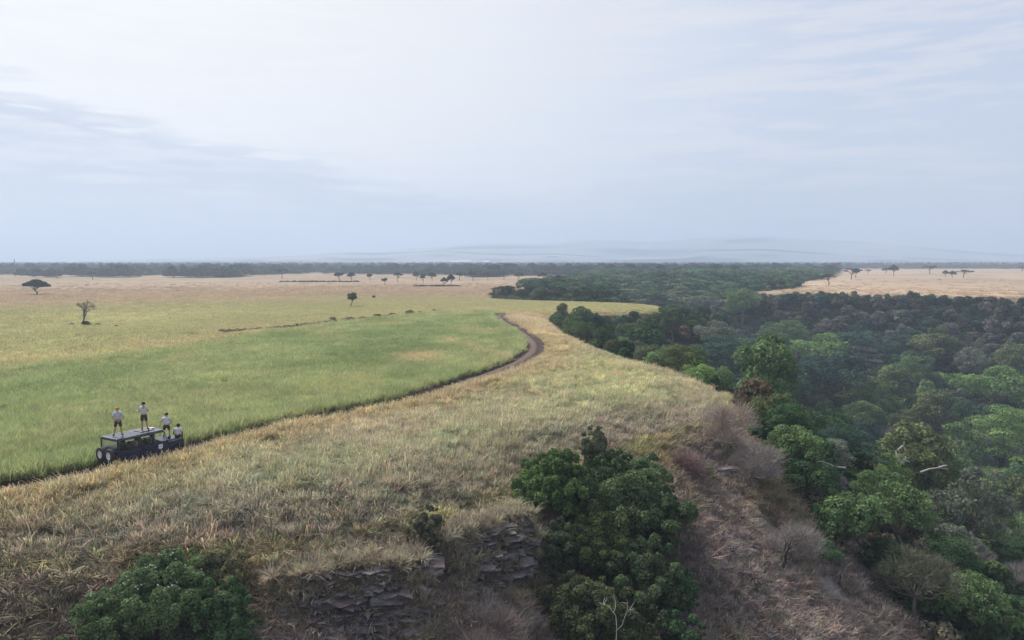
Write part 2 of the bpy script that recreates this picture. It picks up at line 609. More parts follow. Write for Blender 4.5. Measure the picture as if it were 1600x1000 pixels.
# the track: two worn ruts with a lighter crown between them
tp = np.array(TRACK)
fine = np.array(catmull([tuple(q) for q in tp[::2]], 8))
tan = np.gradient(fine, axis=0)
tan /= np.linalg.norm(tan, axis=1)[:, None]
nor = np.stack([tan[:, 1], -tan[:, 0]], 1)
offs = np.array([-1.8, -1.5, -1.25, -0.95, -0.6, -0.3, 0, 0.3, 0.6, 0.95, 1.25, 1.5, 1.8])
prof = np.array([0.012, 0.10, -0.02, -0.035, -0.02, 0.08, 0.11, 0.08, -0.02, -0.035, -0.02, 0.10, 0.012]) + 0.06
V, rut = [], []
for k in range(len(fine)):
    wob = 1 + 0.12 * (vnoise(k * 0.13, 0.0, 5) - 0.5)
    for o_, h_ in zip(offs, prof):
        q = fine[k] + nor[k] * o_ * wob
        V.append((q[0], q[1], h_))
        rut.append(1.0 if abs(o_) > 0.45 else 0.0)
V = np.array(V)
V[:, 2] += terrain(V[:, 0], V[:, 1])
m_ = len(offs)
ii = (np.arange(len(fine) - 1)[:, None] * m_ + np.arange(m_ - 1)[None, :]).ravel()
mt = bpy.data.materials.new('track_earth')
mt.use_nodes = True
t = NT(mt.node_tree)
geo = t.n('ShaderNodeNewGeometry')
ru = t.n('ShaderNodeAttribute', attribute_type='GEOMETRY', attribute_name='rut').outputs['Fac']
nz = t.noise(geo.outputs['Position'], 1.1, 6, 0.65)
c = t.mix(ru, (0.115, 0.084, 0.066), (0.042, 0.028, 0.024))
c = t.mix(1.0, c, t.math('MULTIPLY_ADD', nz, 0.9, 0.55), 'MULTIPLY')
b = t.n('ShaderNodeBsdfPrincipled')
b.inputs['Roughness'].default_value = 0.95
b.inputs['Specular IOR Level'].default_value = 0.15
t.l(c, b.inputs['Base Color'])
bp = t.n('ShaderNodeBump')
bp.inputs['Distance'].default_value = 0.1
t.l(nz, bp.inputs['Height'])
t.l(bp.outputs[0], b.inputs['Normal'])
t.l(b.outputs[0], t.n('ShaderNodeOutputMaterial').inputs[0])
tme = quick_mesh('track', V, np.stack([ii, ii + m_, ii + m_ + 1, ii + 1], 1), [mt], True, {'rut': ('POINT', 'FLOAT', np.array(rut, np.float32))})
tag(link('track', tme), kind='structure')


# far hills, one sheet for each range, with real slopes front and back
def hill_range(name, ycen, half, ridge, seed, col):
    xs = np.linspace(ridge[0][0], ridge[-1][0], 160)
    hs = np.interp(xs, [q[0] for q in ridge], [q[1] for q in ridge])
    hs = hs * 0.8 * (0.88 + 0.24 * fbm(xs / 420.0, xs * 0, seed, 4))
    ks = np.linspace(-1, 1, 25)
    V = []
    for kk in ks:
        ridge_n = fbm(xs / 700.0, np.full_like(xs, kk * 3), seed + 5, 4)
        V.append(np.stack([xs, np.full_like(xs, ycen + kk * half) + (ridge_n - 0.5) * 300, hs * (1 - kk * kk) * (0.94 + 0.12 * ridge_n) - 3 * (abs(kk) > 0.97)], 1))
    V = np.concatenate(V)
    ii = (np.arange(24)[:, None] * 160 + np.arange(159)[None, :]).ravel()
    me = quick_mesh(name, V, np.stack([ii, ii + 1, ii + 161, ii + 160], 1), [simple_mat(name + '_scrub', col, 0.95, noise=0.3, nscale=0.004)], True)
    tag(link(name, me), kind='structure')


def ridge_px(pts, y):
    return [((px - 800) / FPX * y, max(2.0, CAM_Z + (408 - py) / FPX * y)) for px, py in pts]


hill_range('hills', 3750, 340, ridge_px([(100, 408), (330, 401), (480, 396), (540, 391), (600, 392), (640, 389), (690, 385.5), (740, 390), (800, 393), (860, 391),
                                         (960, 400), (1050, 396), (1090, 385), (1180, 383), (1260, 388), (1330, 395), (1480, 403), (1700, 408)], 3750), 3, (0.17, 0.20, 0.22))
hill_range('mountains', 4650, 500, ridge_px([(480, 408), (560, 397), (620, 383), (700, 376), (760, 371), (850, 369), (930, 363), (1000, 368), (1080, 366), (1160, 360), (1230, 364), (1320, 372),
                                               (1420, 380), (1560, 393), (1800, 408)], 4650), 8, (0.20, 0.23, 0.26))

# the air: one even box of haze round the camera and the whole scene
HZ = 255.0
hv = [(x, y, z) for z in (-42, HZ) for x, y in ((-16500, -2700), (16500, -2700), (16500, 16500), (-16500, 16500))]
hf = [(0, 3, 2, 1), (4, 5, 6, 7), (0, 1, 5, 4), (1, 2, 6, 5), (2, 3, 7, 6), (3, 0, 4, 7)]
mh = bpy.data.materials.new('haze_air')
mh.use_nodes = True
t = NT(mh.node_tree)
pv = t.n('ShaderNodeVolumePrincipled')
pv.inputs['Color'].default_value = (0.56, 0.67, 0.845, 1)
pv.inputs['Density'].default_value = 0.00045
pv.inputs['Anisotropy'].default_value = 0.2
t.l(pv.outputs[0], t.n('ShaderNodeOutputMaterial').inputs['Volume'])
tag(link('haze', quick_mesh('haze', hv, hf, [mh])), kind='stuff')

# ---------------------------------------------------------------- grass
def grass_proto(name, nb, spread, lean, width, seed, segs=3, head=0.0):
    r = np.random.default_rng(seed)
    V, Fq, var = [], [], []
    for k in range(nb):
        a, d0 = r.uniform(0, 2 * PI), spread * math.sqrt(r.uniform())
        bx, by = math.cos(a) * d0, math.sin(a) * d0
        dirn = a + r.normal(0, 0.7)
        L = r.uniform(0.6, 1.1)
        ln = lean * r.uniform(0.3, 1.6)
        wv = width * r.uniform(0.6, 1.3)
        px, py = -math.sin(dirn), math.cos(dirn)
        if r.uniform() < 0.5:
            px, py = 1 * math.cos(dirn * 3), math.sin(dirn * 3)
        v = r.uniform()
        base = len(V)
        for i in range(segs + 1):
            tt = i / segs
            out = ln * tt ** 1.8
            z = L * (tt - 0.35 * ln * tt ** 2.5)
            w_ = wv * (1 - tt) ** 0.7 + 0.004
            if head and i == segs:
                w_ = wv * 1.1
            x, y = bx + math.cos(dirn) * out * L, by + math.sin(dirn) * out * L
            V += [(x - px * w_, y - py * w_, z), (x + px * w_, y + py * w_, z)]
            var += [v, v]
        for i in range(segs):
            q = base + 2 * i
            Fq.append((q, q + 1, q + 3, q + 2))
    me = quick_mesh(name, V, Fq, [M_GRASS], attrs={'var': ('POINT', 'FLOAT', np.array(var, np.float32))})
    return bpy.data.objects.new(name, me)


def coll_of(name, objs):
    c = bpy.data.collections.new(name)
    for o in objs:
        c.objects.link(o)
    return c


TUSS = coll_of('tussocks', [grass_proto('tussock', 60, 0.12, 0.75, 0.020, s) for s in (1, 2, 3)] +
               [grass_proto('tussock_upright', 50, 0.18, 0.35, 0.016, s, head=1) for s in (4, 5)])
MEAD = coll_of('meadow_tufts', [grass_proto('meadow_tuft', 60, 0.45, 0.4, 0.020, s, 2) for s in (11, 12, 13)])
STEM = coll_of('seed_stems', [grass_proto('seed_stem', 16, 0.3, 0.25, 0.009, s, 3, head=1) for s in (21, 22)])
SWARD = coll_of('sward_patches', [grass_proto('sward_patch', 90, 1.0, 0.3, 0.035, s, 2) for s in (31, 32, 33)])


def in_view(X, Y, m=0.2):
    return (np.abs(X) < (0.693 + m) * np.maximum(Y, 1) + 3)


def sample(n, x0, x1, y0, y1):
    X, Y = rng.uniform(x0, x1, n), rng.uniform(y0, y1, n)
    k = in_view(X, Y)
    return X[k], Y[k]


def jitter(col, amt=0.18, hue=0.06):
    n = len(col)
    return col * (1 + rng.normal(0, amt, (n, 1))) * (1 + rng.normal(0, hue, (n, 3)))


# where the car stands: no grass grows through it
wr1, wr2 = P(207, 733), P(287, 708)
hx, hy = wr2[0] - wr1[0], wr2[1] - wr1[1]
HEAD = math.atan2(hx, hy)                      # heading from +Y towards +X
HEAD = 0.5 * HEAD + 0.5 * R(39)
ca, sa = math.cos(HEAD), math.sin(HEAD)
# rear wheel on the near side is at local (0.75, -1.27)
CX = wr1[0] - (0.75 * ca + -1.27 * sa)
CY = wr1[1] - (-0.75 * sa + -1.27 * ca)
CZ = tz(CX, CY) + 0.0


def off_car(X, Y):
    u, v = (X - CX) * ca - (Y - CY) * sa, (X - CX) * sa + (Y - CY) * ca
    return (np.abs(u) > 1.05) | (np.abs(v) > 2.65)


# hillside grass between the track and the rim
X, Y = sample(125000, -62, 30, 22, 125)
c, z_ = zones(X, Y)
dens = np.where(z_['D'] < 62, 1.0, 0.62) * np.where(fbm(X / 4, Y / 4, 90) > 0.28, 1, 0.55)
k = off_car(X, Y) & z_['hill'] & (z_['dt'] > np.where(Y < 82, 1.35, 1.45 + 0.7 * fbm(X / 2, Y / 2, 97))) & (rng.uniform(size=len(X)) < dens)
X, Y, c = X[k], Y[k], c[k]
n_, n2_, dt_, s_h = len(X), z_['n2'][k], z_['dt'][k], z_['s'][k]
# single tussocks differ: straw, blue-green, pinkish seed heads
u = rng.uniform(size=n_)
cc = jitter(c, 0.13, 0.05) * 1.12
cc = np.where((u < 0.2)[:, None], cc * 0.5 + np.array((0.30, 0.35, 0.25)) * 0.5, cc)
cc = np.where((u > 0.8)[:, None], cc * 0.45 + np.array((0.53, 0.465, 0.35)) * 0.55, cc)
cc = np.where(((u > 0.45) & (u < 0.58))[:, None], cc * 0.55, cc)
h = rng.uniform(0.4, 0.9, n_) * (0.8 + 0.6 * n2_) * (1 - 0.35 * sm(Y, 62, 85)) + 0.08 * np.exp(-((dt_ - 2.2) / 0.9) ** 2)
scl = np.stack([h * rng.uniform(0.9, 1.35, n_)] * 2 + [h], 1)
scatter('hillside_grass', 'straw and grey-green tussock grass covering the near hillside below the track', 'grass',
        np.stack([X, Y, terrain(X, Y) - 0.03], 1), scl, cc, TUSS)

# tall stems standing out of it
X, Y = sample(26000, -62, 30, 22, 90)
c, z_ = zones(X, Y)
k = off_car(X, Y) & z_['hill'] & (z_['dt'] > 1.9) & ((fbm(X / 5, Y / 5, 92) > 0.5) | (z_['dt'] < 3.2))
X, Y, c = X[k], Y[k], c[k]
h = rng.uniform(0.7, 1.15, len(X))
scatter('seed_stalks', 'pale dry seed stalks standing above the hillside grass', 'grass', np.stack([X, Y, terrain(X, Y) - 0.02], 1), h,
        jitter(c * 0.5 + np.array((0.62, 0.52, 0.38)) * 0.5, 0.12), STEM)

# dry grass and twigs on the steep slope below the rim
X, Y = sample(110000, -40, 50, 20, 80)
c, z_ = zones(X, Y)
k = (z_['sn'] > -0.3) & (z_['bare'] > 0.35) & (fbm(X / 3, Y / 3, 94) > 0.27)
X, Y, c = X[k], Y[k], c[k]
h = rng.uniform(0.4, 0.95, len(X))
scl = np.stack([h * rng.uniform(0.9, 1.5, len(X))] * 2 + [h], 1)
u = rng.uniform(size=len(X))
cc = jitter(c, 0.2, 0.06) * 1.1
cc = np.where((u > 0.86)[:, None], cc * 0.5 + np.array((0.52, 0.43, 0.35)) * 0.5, cc)
scatter('slope_grass', 'dead brown and purple-grey grass hanging on the steep slope under the rim', 'grass',
        np.stack([X, Y, terrain(X, Y) - 0.04], 1), scl, cc, TUSS, tilt=0.25)

# green field beyond the track
X, Y = sample(190000, -130, 12, 32, 190)
c, z_ = zones(X, Y)
dens = np.where(z_['D'] < 70, 1.0, np.where(z_['D'] < 110, 0.75, 0.5))
k = off_car(X, Y) & (z_['field'] + (z_['n2'] - 0.5 + rng.normal(0, 0.35, len(X))) * 12 * sm(z_['dt'], 3, 9) < -1.35 - 0.7 * fbm(X / 2, Y / 2, 98)) & (rng.uniform(size=len(X)) < dens)
X, Y, c, D_ = X[k], Y[k], c[k], z_['D'][k]
fe = -z_['field'][k]
h = rng.uniform(0.5, 0.85, len(X)) * (0.85 + 0.35 * fbm(X / 3, Y / 3, 96)) + 0.35 * np.exp(-((fe - 2.4) / 1.6) ** 2)
wd_ = h * np.where(D_ < 80, 1.0, 1.5)
cc = jitter(c, 0.11, 0.04) * 1.15
scatter('field_grass', 'lush green grass of the field beyond the track', 'grass', np.stack([X, Y, terrain(X, Y) - 0.03], 1), np.stack([wd_, wd_, h], 1), cc, MEAD)

# open plain beyond the field and on the far plateau
X = np.concatenate([rng.uniform(-330, 60, 70000), rng.uniform(-75, 45, 26000), rng.uniform(90, 330, 16000)])
Y = np.concatenate([rng.uniform(70, 420, 70000), rng.uniform(125, 250, 26000), rng.uniform(240, 520, 16000)])
k = in_view(X, Y)
X, Y = X[k], Y[k]
c, z_ = zones(X, Y)
k = (z_['s'] < -0.3) & (rng.uniform(size=len(X)) > sm(z_['D'], 190, 420) * 0.98) & (z_['field'] > -1.5) & ~(z_['hill'] & (Y < 118)) & (z_['dt'] > 2.3)
X, Y, c = X[k], Y[k], c[k]
h = rng.uniform(0.35, 0.65, len(X))
wd_ = rng.uniform(0.9, 1.7, len(X))
scatter('plain_grass', 'dry yellow and buff grass of the open plain', 'grass', np.stack([X, Y, terrain(X, Y) - 0.02], 1), np.stack([wd_, wd_, h], 1), jitter(c, 0.10, 0.04) * 1.1, SWARD, tilt=0.03)

# ---------------------------------------------------------------- trees: the shapes
def leaf_cloud(name, clumps, n, size, seed, mat, flat=0.55, aspect=1.0, under=-0.55, fill=0.0):
    """leaf-sized faces spread over clumps (cx, cy, cz, rx, ry, rz)"""
    r = np.random.default_rng(seed)
    C = np.array(clumps, float)
    area = C[:, 3] * C[:, 4] + C[:, 3] * C[:, 5]
    pick = r.choice(len(C), n, p=area / area.sum())
    d = r.normal(size=(n, 3))
    d /= np.linalg.norm(d, axis=1)[:, None]
    d[:, 2] = np.where(d[:, 2] < under, -d[:, 2], d[:, 2])
    rad = r.uniform(0.72, 1.06, n) if not fill else r.uniform(fill, 1.06, n)
    c = C[pick]
    p = c[:, :3] + d * rad[:, None] * c[:, 3:6]
    keep = np.ones(n, bool)
    for j in range(len(C)):
        q = ((p - C[j, :3]) / C[j, 3:6])
        keep &= ~((np.einsum('ij,ij->i', q, q) < 0.5) & (pick != j))
    if not fill:
        p, d, pick, c = p[keep], d[keep], pick[keep], c[keep]
    m = len(p)
    nrm = d / c[:, 3:6] * c[:, 3:4] + r.normal(size=(m, 3)) * flat
    nrm /= np.linalg.norm(nrm, axis=1)[:, None]
    a = np.cross(nrm, r.normal(size=(m, 3)))
    a /= np.linalg.norm(a, axis=1)[:, None]
    b = np.cross(nrm, a)
    sz = size * r.uniform(0.55, 1.25, m)
    A, B = a * sz[:, None] * 0.5, b * sz[:, None] * 0.5 * aspect
    V = np.stack([p - A * 1.0, p - B * 0.8 + A * 0.1, p + A * 1.1, p + B * 0.8], 1).reshape(-1, 3)
    cv = r.uniform(size=len(C))[pick]
    var = np.clip(0.55 * cv + 0.45 * r.uniform(size=m), 0, 1)
    Fq = np.arange(m * 4).reshape(m, 4)
    return quick_mesh(name, V, Fq, [mat], attrs={'var': ('POINT', 'FLOAT', np.repeat(var, 4).astype(np.float32))})


def dome_clumps(Rr, H, base, n, r, cr=(0.26, 0.42), sq=0.8):
    out = []
    hz = (H - base) / 2
    for k in range(n):
        a = r.uniform(0, 2 * PI)
        v = r.uniform(-0.55, 1)
        q = math.sqrt(max(0, 1 - v * v))
        f_ = r.uniform(0.5, 0.86)
        rad = Rr * r.uniform(*cr)
        out.append((math.cos(a) * q * Rr * f_, math.sin(a) * q * Rr * f_, base + hz + v * hz * 0.74, rad, rad * r.uniform(0.85, 1.15), rad * sq * r.uniform(0.8, 1.1)))
    out.append((0, 0, base + hz, Rr * 0.5, Rr * 0.5, hz * 0.6))
    return out


def tier_clumps(Rr, H, base, n, r):
    out = []
    for k in range(n):
        v = (k + r.uniform(0, 0.8)) / n
        z = base + (H - base) * v
        rr = Rr * (1.0 - 0.55 * v ** 2)
        a = k * 2.4 + r.uniform(-0.4, 0.4)
        d = rr * r.uniform(0.35, 0.75)
        w_ = Rr * r.uniform(0.36, 0.55)
        out.append((math.cos(a) * d, math.sin(a) * d, z, w_, w_ * r.uniform(0.8, 1.1), w_ * 0.26))
    return out


def sprays(cl_, n, r):
    """small clumps that break up the outline of a crown"""
    out = list(cl_)
    for k in range(n):
        c = cl_[r.integers(len(cl_))]
        d = r.normal(size=3)
        d[2] = abs(d[2]) * 0.8 - 0.15
        d /= np.linalg.norm(d)
        w_ = c[3] * r.uniform(0.22, 0.45)
        out.append((c[0] + d[0] * c[3] * 1.12, c[1] + d[1] * c[4] * 1.12, c[2] + d[2] * c[5] * 1.12, w_, w_, w_ * r.uniform(0.6, 1.1)))
    return out


def limbs(clumps, H, r, n=7, r0=0.28, fork=0.35, crooked=0.05):
    """trunk and limbs that reach into the clumps"""
    fz = H * fork
    top = (r.normal(0, 0.2), r.normal(0, 0.2), fz)
    paths = [[((0, 0, -0.6), r0 * 1.35), ((r.normal(0, crooked * H), r.normal(0, crooked * H), fz * 0.5), r0), (top, r0 * 0.8)]]
    for c in sorted(clumps, key=lambda q: -q[3])[:n]:
        e = np.array(c[:3])
        s = np.array(top)
        mid = s * 0.5 + e * 0.5 + r.normal(0, 0.04 * H, 3) + np.array((0, 0, -0.03 * H))
        paths.append([(s, r0 * 0.55), (mid, r0 * 0.32), (e, r0 * 0.1)])
    return paths


def twig_tree(H, spread, r, depth=4, r0=0.2, kids=(2, 4), lean=(0, 0)):
    paths = []

    def grow(p, d, L, rad, lev):
        q = p + d * L * 0.5 + r.normal(0, 0.07 * L, 3)
        e = p + d * L + r.normal(0, 0.12 * L, 3)
        paths.append([(p, rad), (q, rad * 0.8), (e, rad * 0.55)])
        if lev == 0:
            return
        for k in range(r.integers(kids[0], kids[1] + 1)):
            nd = d * 0.7 + r.normal(0, spread, 3) + np.array((0, 0, 0.12))
            nd /= np.linalg.norm(nd)
            grow(e if k else q * 0.4 + e * 0.6, nd, L * r.uniform(0.6, 0.82), rad * 0.55, lev - 1)
    d = np.array((lean[0], lean[1], 1.0))
    grow(np.array((0, 0, -0.3)), d / np.linalg.norm(d), H * 0.33, r0, depth)
    return paths


def sticks(clumps, n, L, wdt, r):
    """a haze of bare twigs filling the clumps"""
    C = np.array(clumps)
    pick = r.integers(0, len(C), n)
    d = r.normal(size=(n, 3))
    d /= np.linalg.norm(d, axis=1)[:, None]
    d[:, 2] = np.abs(d[:, 2]) * 0.9 - 0.1
    p = C[pick, :3] + d * r.uniform(0.3, 1, n)[:, None] ** 0.5 * C[pick, 3:6]
    a = d + r.normal(0, 0.5, (n, 3)) + np.array((0, 0, 0.5))
    a /= np.linalg.norm(a, axis=1)[:, None]
    b = np.cross(a, r.normal(size=(n, 3)))
    b /= np.linalg.norm(b, axis=1)[:, None]
    l_ = L * r.uniform(0.5, 1.3, n)[:, None]
    V = np.stack([p - b * wdt, p + b * wdt, p + a * l_ + b * wdt * 0.4, p + a * l_ - b * wdt * 0.4], 1).reshape(-1, 3)
    return V, np.arange(n * 4).reshape(n, 4), np.repeat(r.uniform(size=n), 4)


KINDS = {}            # kind -> list of (trunk mesh, crown mesh, crown radius, height)


def add_kind(kind, trunk_paths, crown_me, Rr, H, bark=None):
    V, Fq = tubes(trunk_paths, 6)
    tm = quick_mesh(kind + '_trunk', V, Fq, [bark or M_BARK], True)
    KINDS.setdefault(kind, []).append((tm, crown_me, Rr, H))


LS = 0.36
for v in range(3):
    r = np.random.default_rng(100 + v)
    cl_ = dome_clumps(4.6, 9.0, 1.6, 24, r)
    add_kind('dome', limbs(cl_, 9, r), leaf_cloud('dome_crown', sprays(cl_, 40, r), 8500, LS, 100 + v, M_LEAF), 4.9, 9.4)
    cl_ = dome_clumps(3.4, 12.0, 2.2, 30, r, (0.28, 0.46), 0.9)
    add_kind('tall', limbs(cl_, 12, r), leaf_cloud('tall_crown', sprays(cl_, 44, r), 8500, LS, 200 + v, M_LEAF), 3.9, 12.3)
    cl_ = tier_clumps(6.0, 9.0, 3.0, 20, r)
    add_kind('tier', limbs(cl_, 9, r, 12), leaf_cloud('tier_crown', cl_, 8500, LS * 0.9, 300 + v, M_LEAF, 0.35), 6.4, 9.4)
    cl_ = dome_clumps(4.0, 9.5, 2.6, 44, r, (0.14, 0.24), 0.7)
    add_kind('airy', limbs(cl_, 9.5, r, 16), leaf_cloud('airy_crown', cl_, 5200, LS * 0.8, 400 + v, M_LEAF, 0.8, 1, -1), 4.3, 9.8)
    cl_ = dome_clumps(3.2, 4.4, -0.8, 18, r, (0.28, 0.45), 0.85)
    add_kind('shrub', limbs(cl_, 4.4, r, 6, 0.12, 0.2), leaf_cloud('shrub_crown', sprays(cl_, 26, r), 4600, LS * 0.75, 500 + v, M_LEAF), 3.5, 4.6)
for v in range(2):
    r = np.random.default_rng(140 + v)
    cl_ = dome_clumps(4.0, 8.0, 1.8, 22, r, (0.3, 0.45))
    V, Fq, var = sticks(cl_, 5200, 0.8, 0.022, r)
    me = quick_mesh('twig_crown', V, Fq, [M_LEAF], attrs={'var': ('POINT', 'FLOAT', var.astype(np.float32))})
    me.materials[0] = M_TWIG
    add_kind('twiggy', limbs(cl_, 8, r, 14, 0.2), me, 4.3, 8.2, M_BARK)
    # flat-topped thorn trees of the plain
    cl_ = [(0, 0, 4.3, 2.2, 2.2, 1.6)] + [(math.cos(a) * d, math.sin(a) * d, 4.35 - 0.062 * d * d + 0.15 * r.normal(), w_, w_, 1.35 - 0.17 * d)
                                           for a, d, w_ in [(k * 2.4, 0.9 + 0.16 * k, r.uniform(0.95, 1.45)) for k in range(20)]]
    add_kind('umbrella', limbs(cl_, 5.6, r, 9, 0.26, 0.34), leaf_cloud('umbrella_crown', cl_, 9500, 0.38, 600 + v, M_LEAF, 0.5, 1, -0.5), 5.1, 6.0)
    cl_ = [(r.normal(0, 1.7), r.normal(0, 1.7), r.uniform(4.6, 6.2), r.uniform(0.6, 1.2), r.uniform(0.6, 1.2), r.uniform(0.25, 0.4)) for k in range(11)]
    add_kind('thorn', limbs(cl_, 6, r, 11, 0.2, 0.5), leaf_cloud('thorn_crown', cl_, 5000, 0.46, 700 + v, M_LEAF, 0.7, 1, -1), 3.0, 6.6)
    cl_ = dome_clumps(2.3, 6.0, 2.6, 16, r, (0.25, 0.42))
    add_kind('round', limbs(cl_, 6, r, 9, 0.2, 0.45), leaf_cloud('round_crown', cl_, 4200, 0.4, 800 + v, M_LEAF, 0.8), 2.5, 6.2)


def plant(name, kind, v, x, y, z, width, height, color, label, cat, group=None, rz=None, bark=None):
    """one tree or bush: an Empty at its foot with a trunk and a crown"""
    tm, cm, Rr, H = KINDS[kind][v % len(KINDS[kind])]
    root = empty(name, (x, y, z), random.uniform(0, 2 * PI) if rz is None else rz)
    tag(root, label, cat, group)
    k_ = random.uniform(0.84, 1.16)
    sc = (width / (2 * Rr) * k_, width / (2 * Rr) / k_, height / H)
    for nm, me in (('trunk', tm), ('crown', cm)):
        o = link(nm, me, root)
        o.scale = sc
        if nm == 'crown':
            o.color = (*color, 1)
        elif bark:
            o.material_slots[0].link = 'OBJECT'
            o.material_slots[0].material = bark
    return root


GREENS = {'dark blue-green': (0.056, 0.102, 0.080), 'deep green': (0.071, 0.130, 0.063), 'mid green': (0.122, 0.192, 0.085), 'bright green': (0.175, 0.278, 0.097),
          'olive green': (0.120, 0.150, 0.072), 'grey-green': (0.175, 0.204, 0.159), 'dusky brown': (0.131, 0.134, 0.095), 'purple-grey': (0.210, 0.202, 0.190),
          'pale straw-green': (0.304, 0.286, 0.167)}
FORM = {'dome': 'round-crowned', 'tall': 'tall lumpy', 'tier': 'layered flat-topped', 'airy': 'feathery', 'shrub': 'low bushy', 'twiggy': 'leafless twiggy'}
trees = []            # (x, y, width) of every tree placed, to keep others off
wood = []             # valley trees whose labels are written at the end


def sight(px, py, wpx, kind, colname, hk=1.0, cls='valley_tree', note=None):
    """a tree of the wood where a sight line meets the canopy"""
    h0 = 8.5
    for _ in range(3):
        x, y, k = hit(px, py, h0 * 0.62)
        wd = wpx / FPX * k
        tm, cm, Rr, H = KINDS[kind][0]
        h0 = min(16, wd / (2 * Rr) * H * hk)
    c = np.array(GREENS[colname]) * random.uniform(0.9, 1.1)
    wood.append(dict(x=x, y=y, z=tz(x, y), wd=wd, h=h0, kind=kind, col=colname, rgb=c, note=note, cls=cls))
    trees.append((x, y, wd))


for a in [(1278, 545, 100, 'dome', 'bright green', 1.15), (1225, 548, 78, 'airy', 'mid green', 1.2), (1140, 565, 150, 'tier', 'dark blue-green', 1.0),
          (1112, 520, 64, 'dome', 'grey-green'), (1160, 470, 70, 'dome', 'mid green'), (1340, 560, 80, 'tier', 'grey-green'), (1290, 625, 120, 'dome', 'dark blue-green'),
          (1345, 610, 92, 'tier', 'olive green'), (1396, 600, 66, 'tall', 'olive green'), (1428, 580, 70, 'airy', 'mid green'), (1462, 545, 100, 'tall', 'olive green'),
          (1546, 600, 110, 'dome', 'bright green'), (1572, 675, 130, 'tier', 'bright green', 1.25), (1462, 640, 70, 'tall', 'olive green'), (1500, 640, 60, 'airy', 'deep green'),
          (1372, 660, 84, 'airy', 'mid green'), (1290, 680, 74, 'twiggy', 'purple-grey'), (1412, 690, 72, 'twiggy', 'purple-grey'), (1300, 652, 80, 'tier', 'grey-green'), (1232, 660, 96, 'airy', 'deep green'),
          (1330, 705, 90, 'dome', 'deep green'), (1400, 790, 120, 'airy', 'mid green'), (1330, 830, 116, 'dome', 'mid green'), (1270, 760, 84, 'dome', 'deep green'),
          (1225, 700, 70, 'dome', 'mid green'), (1490, 745, 110, 'airy', 'mid green'), (1560, 760, 110, 'tier', 'bright green'), (1590, 830, 110, 'tier', 'mid green'),
          (1520, 845, 64, 'twiggy', 'purple-grey'), (1430, 915, 120, 'twiggy', 'dusky brown'), (1390, 870, 90, 'dome', 'deep green'), (1530, 930, 120, 'airy', 'mid green'),
          (1585, 960, 110, 'tier', 'deep green'), (1170, 620, 60, 'dome', 'grey-green'), (1330, 540, 90, 'dome', 'dark blue-green'), (1520, 565, 70, 'airy', 'grey-green'),
          (1590, 560, 80, 'dome', 'olive green'), (1200, 590, 80, 'dome', 'olive green'), (1410, 540, 60, 'dome', 'dark blue-green'), (1290, 880, 60, 'shrub', 'deep green'),
          (1060, 555, 66, 'dome', 'olive green'), (1095, 590, 60, 'shrub', 'bright green'), (1128, 596, 56, 'shrub', 'olive green')]:
    sight(*a)
# trees that lean over the rim of the gorge on its west side
for px, py, wd, h, kind, cn in [(872, 505, 6, 6, 'shrub', 'deep green'), (895, 514, 6, 6.5, 'dome', 'deep green'), (912, 521, 6, 6, 'shrub', 'dark blue-green'), (935, 531, 6.5, 6, 'shrub', 'mid green'),
                                (965, 541, 6, 5.5, 'shrub', 'mid green'), (992, 549, 5, 4.5, 'shrub', 'olive green'), (1022, 560, 4.5, 4.5, 'shrub', 'mid green'), (1052, 571, 5, 5, 'shrub', 'bright green'),
                                (1085, 584, 4.5, 4.5, 'shrub', 'mid green'), (1135, 603, 4.5, 4, 'shrub', 'grey-green'),
                                (1150, 618, 4.5, 4.5, 'shrub', 'deep green'), (1172, 650, 4.5, 4.8, 'shrub', 'deep green'), (1190, 668, 5, 5.2, 'dome', 'mid green')]:
    x, y = P(px, py, -1)
    x += 2.2 + 0.01 * y
    wood.append(dict(x=x, y=y, z=tz(x, y), wd=wd, h=h, kind=kind, col=cn, rgb=np.array(GREENS[cn]), note=None, cls='rim_shrub'))
    trees.append((x, y, wd))

